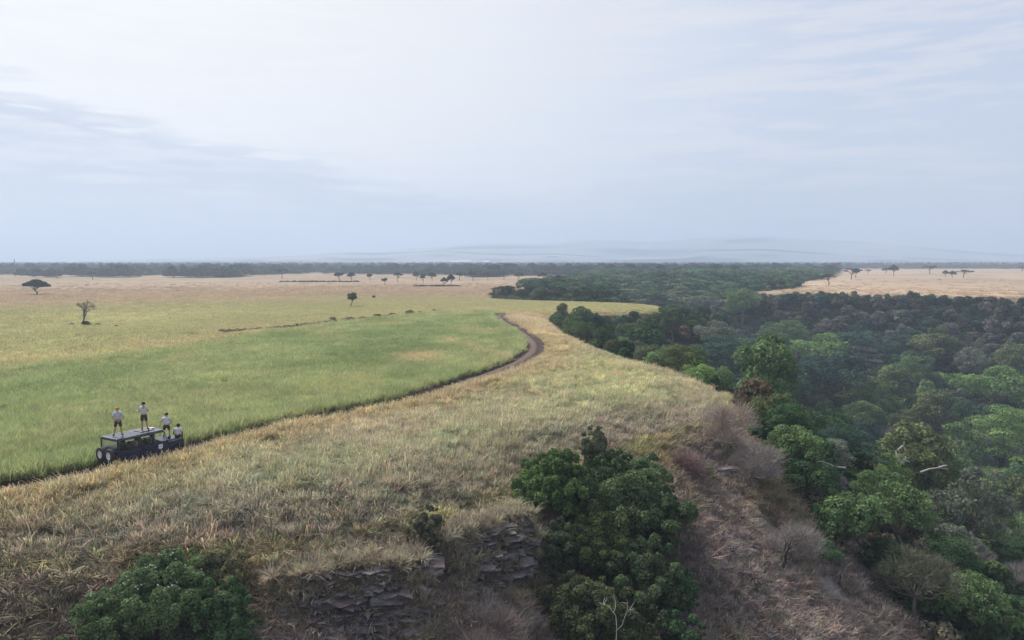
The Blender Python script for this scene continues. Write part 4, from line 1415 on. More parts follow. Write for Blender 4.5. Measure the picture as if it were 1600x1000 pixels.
def twig_bush(name, px, py, wpx, hpx, dist, seed, color, label, n=3500, cat='bush', limb_col=None, w_=0.010, L=0.75):
    x, y, ztop = sight_point(px, py, dist)
    z = tz(x, y)
    Rr = wpx / FPX * dist / 2
    h = hpx / FPX * dist
    r = np.random.default_rng(seed)
    cl_ = dome_clumps(Rr * 0.9, h * 0.85, 0.0, 11, r, (0.2, 0.38), 1.2)
    root = tag(empty(name, (x, y, z - 0.1)), label, cat)
    V, Fq = tubes(limbs(cl_, h, r, 14, 0.07, 0.15), 5)
    link('trunk', quick_mesh('trunk', V, Fq, [limb_col or M_BARK], True), root)
    V, Fq, var = sticks(cl_, n, L, w_, r)
    o = link('twigs', quick_mesh('twigs', V, Fq, [M_TWIG], attrs={'var': ('POINT', 'FLOAT', var.astype(np.float32))}), root)
    o.color = (*color, 1)


twig_bush('twig_bush', 1140, 680, 92, 88, 59, 71, (0.37, 0.305, 0.26), 'large pinkish leafless bush standing on the corner of the spur', 4600)
twig_bush('twig_bush', 1185, 740, 90, 70, 56, 72, (0.29, 0.255, 0.235), 'purplish leafless bush below the pinkish one, hanging over the wood', 3200)
twig_bush('twig_bush', 1075, 700, 60, 40, 54, 73, (0.252, 0.180, 0.168), 'dark brown twig bush under the rim behind the thicket', 3000)
twig_bush('twig_bush', 1235, 815, 100, 60, 50, 74, (0.27, 0.245, 0.23), 'grey haze of twigs on the slope foot around the dark stump', 2600)
twig_bush('twig_bush', 740, 985, 150, 90, 35.5, 77, (0.228, 0.186, 0.168), 'thin grey-brown twig bush at the frame bottom between cliff and thicket', 4500, w_=0.009)

# pale bare sapling at the foot of the thicket
M_GREY_BARK = simple_mat('weathered_bark', (0.36, 0.33, 0.31), 0.85)


def dead_tree(name, px, py, dist, hpx, seed, lean, label, mat, depth=3, r0=0.07, spread=0.5, lift=0.0, cat='tree', kids=(2, 3)):
    x, y, z = sight_point(px, py, dist)
    r = np.random.default_rng(seed)
    H = hpx / FPX * dist
    root = tag(empty(name, (x, y, z)), label, cat)
    pt = twig_tree(3.0, spread, r, depth, r0, kids, lean)
    zs = max(q[0][2] for p in pt for q in p)
    for nm, lo, hi, sd in (('trunk', r0 * 0.5, 9, 6), ('crown', -1, r0 * 0.5, 4)):
        sel = [[(a, max(b_, 0.012)) for a, b_ in p] for p in pt if lo < p[0][1] <= hi]
        V, Fq = tubes(sel, sd)
        o = link(nm, quick_mesh(nm, V, Fq, [mat], True), root)
        o.scale = (H / zs,) * 3
    return root


dead_tree('dead_sapling', 962, 1002, 36.5, 66, 81, (0.0, 0), 'white leafless sapling forking in front of the dark thicket', M_GREY_BARK, 3, 0.035)
dead_tree('dead_stump', 1222, 880, 46.0, 40, 82, (0.3, 0), 'blackened crooked stump on the dry slope near the wood', M_DARK_BARK, 2, 0.16, 0.45, cat='stump')


def branch(name, pxs, dist, rad, label):
    paths = []
    for line in pxs:
        paths.append([(np.array(sight_point(a, b_, dist + d)), max(0.7 * rad * (1 - 0.75 * i / len(line)), 0.03)) for i, (a, b_, d) in enumerate(line)])
    c0 = np.array(paths[0][0][0])
    paths = [[(p - c0, q) for p, q in pt] for pt in paths]
    V, Fq = tubes(paths, 6)
    tag(link(name, quick_mesh(name, V, Fq, [M_GREY_BARK], True), None, tuple(c0)), label, 'branch')


branch('dead_branch', [[(1322, 731, 0), (1306, 730, 0.3), (1296, 725, 0.2), (1283, 721, 0), (1272, 722, -0.3)]], 62, 0.13, 'pale curved dead branch sticking out of the wood below the twiggy tree')
branch('dead_branch', [[(1438, 738, 0), (1452, 733, 0.3), (1466, 731, 0), (1481, 733, 0.4)], [(1466, 731, 0), (1474, 728, 0.3), (1480, 727, 0.4)]], 76, 0.15, 'straight pale fallen branch lying on crowns below the white-limbed tree')
branch('dead_limbs', [[(1409, 724, 0), (1416, 715, 0.3), (1415, 704, 0), (1411, 697, 0.2), (1413, 690, 0.1)], [(1409, 724, 0), (1402, 714, 0), (1400, 706, 0.3)], [(1413, 719, 0.1), (1421, 722, 0)],
                      [(1411, 697, 0.2), (1403, 703, 0.4)]], 76, 0.2, 'white forked dead limbs showing in a leafless crown')

# rocks: each ledge is a stack of weathered slabs
m_rock = bpy.data.materials.new('sandstone')
m_rock.use_nodes = True
t = NT(m_rock.node_tree)
geo = t.n('ShaderNodeNewGeometry')
mp = t.n('ShaderNodeMapping')
mp.inputs['Scale'].default_value = (1, 1, 6)
t.l(geo.outputs['Position'], mp.inputs[0])
na = t.noise(mp.outputs[0], 1.6, 6, 0.65)
nb = t.noise(geo.outputs['Position'], 0.9, 5, 0.6)
oi = t.n('ShaderNodeObjectInfo')
c = t.mix(t.smooth(na, 0.35, 0.65), (0.105, 0.09, 0.09), (0.23, 0.203, 0.205))
c = t.mix(t.math('MULTIPLY', t.smooth(nb, 0.5, 0.66), 0.8), c, (0.125, 0.085, 0.072))
c = t.mix(t.math('MULTIPLY', t.smooth(nb, 0.42, 0.30), 0.55), c, (0.21, 0.196, 0.194))
c = t.mix(1.0, c, t.math('MULTIPLY_ADD', oi.outputs['Random'], 0.6, 0.7), 'MULTIPLY')
b = t.n('ShaderNodeBsdfPrincipled')
b.inputs['Roughness'].default_value = 0.95
b.inputs['Specular IOR Level'].default_value = 0.2
t.l(c, b.inputs['Base Color'])
bp = t.n('ShaderNodeBump')
bp.inputs['Strength'].default_value = 0.9
bp.inputs['Distance'].default_value = 0.12
t.l(na, bp.inputs['Height'])
t.l(bp.outputs[0], b.inputs['Normal'])
t.l(b.outputs[0], t.n('ShaderNodeOutputMaterial').inputs[0])
SLABS = []
for k in range(8):
    bm = bmesh.new()
    bmesh.ops.create_cube(bm, size=1)
    bmesh.ops.subdivide_edges(bm, edges=bm.edges[:], cuts=2, use_grid_fill=True)
    r = np.random.default_rng(500 + k)
    for v in bm.verts:
        f_ = 1 - 0.16 * (abs(v.co.x) > 0.4) * r.uniform(0, 1)
        v.co = Vector((v.co.x + r.normal(0, 0.05), v.co.y * f_ + r.normal(0, 0.07), v.co.z + r.normal(0, 0.07)))
    me = bpy.data.meshes.new('rock_slab')
    bm.to_mesh(me)
    bm.free()
    me.materials.append(m_rock)
    SLABS.append(me)


def outcrop(name, px0, px1, py0, py1, dist0, dist1, label, seed, lay=9):
    """courses of slabs set back up the slope, face towards the gorge"""
    r = np.random.default_rng(seed)
    a, b_ = np.array(sight_point(px0, py1, dist0)), np.array(sight_point(px1, py1, dist1))
    c0 = (a + b_) / 2
    top = sight_point((px0 + px1) / 2, py0, (dist0 + dist1) / 2)[2]
    h = top - c0[2]
    ux = (b_ - a)[:2]
    Ln = np.linalg.norm(ux)
    ang = math.atan2(ux[1], ux[0])
    root = tag(empty(name, tuple(c0), ang), label, 'rock')
    z = 0.0
    while z < h:
        th = r.uniform(0.14, 0.5) * h / 3.2
        x = -Ln / 2 + r.uniform(-0.3, 0.5)
        inset = 0.4 * z + r.uniform(-0.18, 0.22)
        while x < Ln / 2:
            w_ = r.uniform(0.5, 1.9)
            if r.uniform() < 0.93:
                o = link('rock_slab', SLABS[r.integers(8)], root, (x + w_ / 2, inset + 1.0 + r.uniform(-0.22, 0.22) + 0.9 * (abs(x) / Ln * 2) ** 2, z + th / 2))
                o.scale = (w_ * 1.04, 2.6, th * r.uniform(1.0, 1.15))
                o.rotation_euler = (r.normal(0, 0.04), r.normal(0, 0.035), r.normal(0, 0.14))
            x += w_
        z += th
    # grass that hangs over its upper edge and grows in the joints
    pts, n = [], int(Ln * 60)
    for k in range(n):
        x = r.uniform(-Ln / 2 - 0.4, Ln / 2 + 0.4)
        q = r.uniform() ** 3
        zz = h * (1 - 0.8 * q) + 0.02
        yy = 0.4 * zz - 0.1 + 1.7 * r.uniform() * (1 - q) ** 2
        zz += 0.35 * (q < 0.05)
        pts.append((c0[0] + x * math.cos(ang) - yy * math.sin(ang), c0[1] + x * math.sin(ang) + yy * math.cos(ang), c0[2] + zz - 0.1))
    pts = np.array(pts)
    hh = r.uniform(0.35, 0.85, n)
    scatter('ledge_grass', 'dry grass tufts hanging over the edge of the ' + label, 'grass', pts, np.stack([hh * 1.2, hh * 1.2, hh], 1), jitter(np.tile((0.36, 0.325, 0.25), (n, 1)), 0.2, 0.04), TUSS, tilt=0.4)
    return root


def dist_at(px, py):
    return hit(px, py)[2]


da, db = dist_at(700, 915), dist_at(850, 905)
outcrop('rock_ledge', 716, 846, 838, 915, da - 0.6, db - 0.6, 'banded grey rock ledge beside the big thicket', 5)
da, db = dist_at(440, 985), dist_at(655, 975)
outcrop('rock_cliff', 432, 668, 912, 1012, da - 0.45, db - 0.45, 'wider layered brown cliff at the frame bottom under the grass rim', 6)
x, y, z = sight_point(1134, 740, dist_at(1134, 742))
root = tag(empty('boulder', (x, y, z), 0.3), 'dark boulder half hidden in dry grass on the brown slope', 'rock')
for q in ((0, 0, 0.2, 1.7, 1.2, 0.6), (0.9, 0.2, 0.1, 1.2, 0.9, 0.45)):
    o = link('rock_slab', SLABS[3], root, q[:3])
    o.scale = q[3:]

# ---------------------------------------------------------------- the off-road car on the track
m_navy = bpy.data.materials.new('dusty_navy_paint')
m_navy.use_nodes = True
t = NT(m_navy.node_tree)
co = t.n('ShaderNodeTexCoord')
nz = t.noise(co.outputs['Object'], 2.6, 6.0, 0.7)
sp_ = t.n('ShaderNodeSeparateXYZ')
t.l(co.outputs['Object'], sp_.inputs[0])
dust = t.math('MULTIPLY', t.smooth(t.math('ADD', nz, t.math('MULTIPLY_ADD', sp_.outputs[2], -0.35, 0.3)), 0.42, 0.72), 0.2)
b = t.n('ShaderNodeBsdfPrincipled')
t.l(t.mix(dust, (0.012, 0.019, 0.05), (0.16, 0.125, 0.09)), b.inputs['Base Color'])
t.l(t.math('MULTIPLY_ADD', dust, 1.0, 0.3), b.inputs['Roughness'])
t.l(b.outputs[0], t.n('ShaderNodeOutputMaterial').inputs[0])
m_roof = simple_mat('roof_paint', (0.03, 0.04, 0.075), 0.35, 0.0, 0.6)
m_card = simple_mat('grey_trim', (0.24, 0.26, 0.25), 0.85)
m_black = simple_mat('black_plastic', (0.012, 0.012, 0.014), 0.6)
m_tyre = simple_mat('tyre_rubber', (0.03, 0.03, 0.032), 0.85, noise=0.2, nscale=8)
m_rim = simple_mat('grey_rim', (0.34, 0.35, 0.37), 0.45, 0.3)
m_rimw = simple_mat('white_rim', (0.75, 0.74, 0.72), 0.5)
m_silver = simple_mat('silver_trim', (0.45, 0.46, 0.48), 0.4, 0.5)
m_seat = simple_mat('seat_cloth', (0.05, 0.05, 0.055), 0.9)
m_red = simple_mat('red_lens', (0.45, 0.02, 0.015), 0.25)
m_orange = simple_mat('orange_lens', (0.65, 0.2, 0.03), 0.25)
m_white_p = simple_mat('white_sticker', (0.75, 0.76, 0.76), 0.5)
m_lamp = simple_mat('lamp_glass', (0.6, 0.62, 0.64), 0.15)
m_glass = bpy.data.materials.new('window_glass')
m_glass.use_nodes = True
t = NT(m_glass.node_tree)
tp_, gl_ = t.n('ShaderNodeBsdfTransparent'), t.n('ShaderNodeBsdfGlossy')
tp_.inputs[0].default_value = (0.93, 0.95, 0.96, 1)
gl_.inputs['Roughness'].default_value = 0.03
fr = t.n('ShaderNodeFresnel')
fr.inputs[0].default_value = 1.5
mx = t.n('ShaderNodeMixShader')
mx.inputs[0].default_value = 0.018
t.l(tp_.outputs[0], mx.inputs[1])
t.l(gl_.outputs[0], mx.inputs[2])
t.l(mx.outputs[0], t.n('ShaderNodeOutputMaterial').inputs[0])

m_milky = m_glass.copy()  # rear pane: gloss share raised to put a pale milky reflection on it
m_milky.name = 'milky_glass'
for nd in m_milky.node_tree.nodes:
    if nd.type == 'MIX_SHADER':
        nd.inputs[0].default_value = 0.45
    if nd.type == 'BSDF_GLOSSY':
        nd.inputs['Roughness'].default_value = 0.35


def finish(name, bm, mat, parent, bevel=0.0, smooth=False):
    if bevel:
        bmesh.ops.bevel(bm, geom=bm.edges[:], offset=bevel, segments=2, affect='EDGES', profile=0.6)
    bmesh.ops.recalc_face_normals(bm, faces=bm.faces[:])
    me = bpy.data.meshes.new(name)
    bm.to_mesh(me)
    bm.free()
    if smooth:
        for p in me.polygons:
            p.use_smooth = True
    me.materials.append(mat)
    return link(name, me, parent)


def add_box(bm, x0, x1, y0, y1, z0, z1, shear=None):
    vs = []
    for z in (z0, z1):
        for x, y in ((x0, y0), (x1, y0), (x1, y1), (x0, y1)):
            vs.append(bm.verts.new((x, y + (shear if shear and z == z1 else 0), z)))
    for f in ((0, 3, 2, 1), (4, 5, 6, 7), (0, 1, 5, 4), (1, 2, 6, 5), (2, 3, 7, 6), (3, 0, 4, 7)):
        bm.faces.new([vs[i] for i in f])
    return bm


def box(name, x0, x1, y0, y1, z0, z1, mat, parent, bevel=0.01, shear=None):
    return finish(name, add_box(bmesh.new(), x0, x1, y0, y1, z0, z1, shear), mat, parent, bevel)


def panel(name, outline, x0, x1, mat, parent):
    """plate cut to an outline in (y, z), from x0 to x1"""
    bm = bmesh.new()
    A = [bm.verts.new((x0, y, z)) for y, z in outline]
    B = [bm.verts.new((x1, y, z)) for y, z in outline]
    bm.faces.new(A)
    bm.faces.new(B[::-1])
    n = len(A)
    for i in range(n):
        bm.faces.new((A[i], A[(i + 1) % n], B[(i + 1) % n], B[i]))
    return finish(name, bm, mat, parent)


def lathe(name, profile, axis_pos, mat, parent, seg=28, axis='x', caps=True):
    """ring of (along, radius) points turned about an axis"""
    bm = bmesh.new()
    rings = []
    for al, rr in profile:
        ring = []
        for k in range(seg):
            a = 2 * PI * k / seg
            c, s = rr * math.cos(a), rr * math.sin(a)
            ring.append(bm.verts.new((al, c, s) if axis == 'x' else (c, al, s)))
        rings.append(ring)
    for i in range(len(rings) - 1):
        for k in range(seg):
            bm.faces.new((rings[i][k], rings[i][(k + 1) % seg], rings[i + 1][(k + 1) % seg], rings[i + 1][k]))
    if caps and profile[0][1] > 0.001:
        bm.faces.new(rings[0][::-1])
    if caps and profile[-1][1] > 0.001:
        bm.faces.new(rings[-1])
    o = finish(name, bm, mat, parent, 0, False)
    o.location = axis_pos
    return o


car = tag(empty('offroad_car', (CX, CY, CZ), -HEAD), 'dark navy boxy four-wheel-drive wagon parked on the track with people on its roof', 'car')


def arch(c, z0=0.5, r=0.47, zc=0.41):
    a0 = math.asin((z0 - zc) / r)
    return [(c + r * math.cos(a), zc + r * math.sin(a)) for a in np.linspace(a0, PI - a0, 12)]


body = box('body', -0.80, 0.80, -2.15, 0.86, 0.55, 0.62, m_black, car)      # floor pan carries the rest
for sgn in (1, -1):
    xo, xi = sgn * 0.89, sgn * 0.835
    panel('rear_quarter', [(-2.2, 0.58), (-2.2, 1.30), (-0.785, 1.30), (-0.785, 0.5)] + arch(-1.27), xi, xo, m_navy, car)
    for nm, y0, y1 in (('rear_door', -0.77, 0.02), ('front_door', 0.035, 0.84)):
        dr = panel('door', [(y0, 0.52), (y1, 0.52), (y1, 1.30), (y0, 1.30)], xi, xo + sgn * 0.004, m_navy, car)
        box('handle', sgn * 0.896, sgn * 0.925, y0 + 0.06, y0 + 0.2, 1.12, 1.155, m_black, dr, 0.004)
        for hz in (0.7, 1.15):
            box('hinge', sgn * 0.896, sgn * 0.912, y1 - 0.09, y1 - 0.02, hz, hz + 0.05, m_black, dr, 0.003)
        if sgn == 1 and nm == 'front_door':
            st = panel('sticker', [(y0 + 0.2, 0.93), (y0 + 0.32, 0.88), (y0 + 0.44, 0.93), (y0 + 0.44, 1.17), (y0 + 0.2, 1.17)], 0.8955, 0.8985, m_white_p, dr)
            box('sticker_band', 0.8988, 0.9005, y0 + 0.24, y0 + 0.40, 1.04, 1.065, m_navy, dr, 0)
    panel('front_wing', [(0.855, 0.52), (0.96, 0.5)] + arch(1.52, 0.5, 0.53)[::-1] + [(2.0, 0.5), (2.12, 0.55), (2.12, 1.15), (0.855, 1.22)], xi - sgn * 0.0, xo, m_navy, car)
    box('wing_top', sgn * 0.62, sgn * 0.887, 0.86, 2.12, 1.155, 1.20, m_navy, car, 0.012)
    box('door_card', sgn * 0.805, sgn * 0.832, -2.1, 0.80, 0.64, 1.296, m_card, car, 0.004)
    box('side_step', sgn * 0.80, sgn * 0.95, -0.72, 0.9, 0.40, 0.44, m_silver, car, 0.008)
    box('belt_trim', sgn * 0.84, sgn * 0.895, -2.2, 0.84, 1.303, 1.335, m_black, car, 0.006)
    # upper side: pillars, header, panes
    for y0, y1 in ((-2.19, -2.06), (-0.84, -0.70), (-0.05, 0.07)):
        box('pillar', sgn * 0.78, sgn * 0.845, y0, y1, 1.337, 1.872, m_navy, car, 0.008)
    box('header', sgn * 0.77, sgn * 0.842, -2.19, 0.60, 1.874, 1.965, m_navy, car, 0.01)
    box('rain_gutter', sgn * 0.843, sgn * 0.872, -2.2, 0.62, 1.93, 1.955, m_roof, car, 0.004)
    for y0, y1 in ((-2.085, -0.825), (-0.715, -0.035)):
        box('window', sgn * 0.812, sgn * 0.818, y0, y1, 1.34, 1.872, m_glass, car, 0)
    panel('window', [(0.065, 1.34), (0.80, 1.34), (0.612, 1.872), (0.065, 1.872)], sgn * 0.812, sgn * 0.818, m_glass, car)
    panel('front_pillar', [(0.805, 1.30), (0.885, 1.27), (0.66, 1.96), (0.605, 1.96)], sgn * 0.78, sgn * 0.846, m_silver, car)
    mir = box('wing_mirror', sgn * 0.93, sgn * 1.08, 0.78, 0.83, 1.38, 1.60, m_black, car, 0.015)
    box('mirror_arm', sgn * 0.84, sgn * 0.932, 0.79, 0.815, 1.42, 1.45, m_black, mir, 0.004)
    box('rear_light', sgn * 0.70, sgn * 0.80, -2.245, -2.215, 0.86, 0.95, m_red, car, 0.006)
    box('indicator', sgn * 0.70, sgn * 0.80, -2.245, -2.215, 0.98, 1.06, m_orange, car, 0.006)
    box('mud_flap', sgn * 0.62, sgn * 0.86, -1.86, -1.83, 0.2, 0.56, m_black, car, 0.004)
    lathe('headlight', [(0, 0.11), (0.03, 0.105), (0.06, 0.04), (0.065, 0.0005)], (sgn * 0.6, 2.085, 0.98), m_lamp, car, 20, 'y')
# roof, bonnet, front and back
roof = box('roof', -0.80, 0.80, -2.17, 0.63, 1.967, 2.03, m_roof, car, 0.025)
for k in range(5):
    box('roof_rib', -0.6 + 0.3 * k - 0.03, -0.6 + 0.3 * k + 0.03, -2.05, -0.55, 2.0305, 2.043, m_roof, roof, 0.005)
box('roof_hatch', -0.42, 0.42, -0.42, 0.32, 2.0305, 2.065, m_black, roof, 0.012)
box('bonnet', -0.615, 0.615, 0.93, 2.1, 1.205, 1.245, m_navy, car, 0.015)
box('scuttle', -0.80, 0.80, 0.80, 0.925, 1.21, 1.285, m_navy, car, 0.01)
bm = bmesh.new()
q = [bm.verts.new(v) for v in ((-0.77, 0.872, 1.30), (0.77, 0.872, 1.30), (0.77, 0.655, 1.95), (-0.77, 0.655, 1.95))]
bm.faces.new(q)
bmesh.ops.solidify(bm, geom=bm.faces[:], thickness=0.006)
finish('windscreen', bm, m_glass, car)
box('front_panel', -0.83, 0.83, 2.02, 2.075, 0.6, 1.15, m_navy, car, 0.01)
gr = box('grille', -0.40, 0.40, 2.08, 2.11, 0.72, 1.12, m_black, car, 0.006)
box('front_bumper', -0.87, 0.87, 2.16, 2.30, 0.50, 0.66, m_black, car, 0.015)
box('rear_bumper', -0.84, 0.84, -2.36, -2.26, 0.48, 0.62, m_black, car, 0.015)
rp = box('rear_panel', -0.832, 0.832, -2.205, -2.155, 0.58, 1.30, m_navy, car, 0.008)
box('rear_door', -0.42, 0.42, -2.24, -2.207, 0.62, 1.34, m_navy, car, 0.01)
box('rear_window', -0.74, 0.74, -2.17, -2.163, 1.345, 1.872, m_milky, car, 0)
box('rear_header', -0.775, 0.775, -2.19, -2.12, 1.874, 1.964, m_navy, car, 0.008)
box('number_plate', -0.80, -0.42, -2.262, -2.247, 0.66, 0.78, m_white_p, car, 0.003)
# cabin
for x0, y0 in ((-0.68, -0.05), (0.12, -0.05), (-0.68, -1.0), (0.12, -1.0)):
    s_ = box('seat', x0, x0 + 0.54, y0, y0 + 0.5, 0.80, 0.95, m_seat, car, 0.03)
    box('seat_back', x0 + 0.02, x0 + 0.52, y0 - 0.14, y0 - 0.01, 0.93, 1.48, m_seat, s_, 0.03, -0.06)
    box('headrest', x0 + 0.14, x0 + 0.40, y0 - 0.2, y0 - 0.12, 1.5, 1.66, m_seat, s_, 0.02)
box('dashboard', -0.78, 0.78, 0.56, 0.82, 1.08, 1.30, m_black, car, 0.02)
bm = bmesh.new()
tor = []
for i in range(24):
    for j in range(6):
        a, b_ = 2 * PI * i / 24, 2 * PI * j / 6
        rr = 0.2 + 0.017 * math.cos(b_)
        tor.append(bm.verts.new((rr * math.cos(a), 0.017 * math.sin(b_) - 0.35 * rr * math.sin(a), rr * math.sin(a))))
for i in range(24):
    for j in range(6):
        bm.faces.new((tor[i * 6 + j], tor[((i + 1) % 24) * 6 + j], tor[((i + 1) % 24) * 6 + (j + 1) % 6], tor[i * 6 + (j + 1) % 6]))
o = finish('steering_wheel', bm, m_black, car)
o.location = (0.39, 0.45, 1.24)
# a long cabin: draw the doors out and the nose in
for o in car.children_recursive:
    if o.type == 'MESH' and not o.get('drawn'):
        oy = o.location.y
        for v in o.data.vertices:
            yy = v.co.y + oy
            v.co.y = (yy + 0.22 * float(sm(yy, -0.8, 0.86)) if yy < 0.86 else 1.08 + (yy - 0.86) * 0.847) - oy
# wheels
TY = [(-0.12, 0.24), (-0.125, 0.33), (-0.10, 0.395), (-0.06, 0.41), (0.06, 0.41), (0.10, 0.395), (0.125, 0.33), (0.12, 0.24)]
RM = [(-0.10, 0.24), (0.085, 0.243), (0.07, 0.21), (0.03, 0.18), (0.045, 0.12), (0.06, 0.07), (0.075, 0.05), (0.075, 0.0005)]


def wheel(name, pos, face, rim_mat, axis='x'):
    """face: +1 or -1, which way the dished rim looks along its axis"""
    ty = lathe(name, [(a * face, b_) for a, b_ in TY], pos, m_tyre, car, 30, axis, False)
    lathe('rim', [(a * face, b_) for a, b_ in RM], (0, 0, 0), rim_mat, ty, 26, axis)
    for k in range(5):
        a = 2 * PI * k / 5
        p = (0.052 * face, 0.1 * math.cos(a), 0.1 * math.sin(a))
        lathe('wheel_nut', [(0, 0.016), (0.02 * face, 0.014), (0.021 * face, 0.0005)], p if axis == 'x' else (p[1], p[0], p[2]), m_silver, ty, 6, axis)
    return ty


for sx in (1, -1):
    for yy in (-1.27, 1.64):
        wheel('wheel', (sx * 0.75, yy, 0.41), sx, m_rim)
for sx in (-0.43, 0.43):
    wheel('spare_wheel', (sx, -2.42, 1.06), -1, m_rimw, 'y')
    box('spare_carrier', sx - 0.1, sx + 0.1, -2.30, -2.242, 0.96, 1.16, m_black, car, 0.01)

# ---------------------------------------------------------------- people
m_skin_l = simple_mat('light_skin', (0.42, 0.24, 0.17), 0.6)
m_skin_d = simple_mat('dark_skin', (0.055, 0.032, 0.024), 0.55)
m_shirt = simple_mat('pale_shirt', (0.52, 0.54, 0.57), 0.9, noise=0.12, nscale=9)
m_shirt2 = simple_mat('pale_tee', (0.55, 0.54, 0.55), 0.9, noise=0.12, nscale=9)
m_short = simple_mat('olive_shorts', (0.052, 0.058, 0.042), 0.9, noise=0.15, nscale=9)
m_boot = simple_mat('boots', (0.04, 0.03, 0.025), 0.8)
m_hair = simple_mat('dark_hair', (0.02, 0.016, 0.014), 0.8)
m_cap = simple_mat('orange_cap', (0.50, 0.19, 0.06), 0.8)
m_sand = simple_mat('sand_cloth', (0.42, 0.34, 0.24), 0.9)


def skin_mesh(name, chains, mat, parent, sub=2):
    """one continuous surface grown round chains of joints; chains share joints by name"""
    idx, V, E, rad = {}, [], [], []
    for ch in chains:
        last = None
        for key, pos, r_ in ch:
            if key not in idx:
                idx[key] = len(V)
                V.append(tuple(pos))
                rad.append(r_)
            if last is not None:
                E.append((last, idx[key]))
            last = idx[key]
    me = bpy.data.meshes.new(name)
    me.from_pydata(V, E, [])
    o = link(name, me, parent)
    o.modifiers.new('skin', 'SKIN').use_smooth_shade = True
    lay = me.skin_vertices[0].data
    for i, r_ in enumerate(rad):
        lay[i].radius = (r_, r_) if not isinstance(r_, tuple) else r_
    lay[0].use_root = True
    if sub:
        s_ = o.modifiers.new('round', 'SUBSURF')
        s_.levels = s_.render_levels = sub
    me.materials.append(mat)
    return o


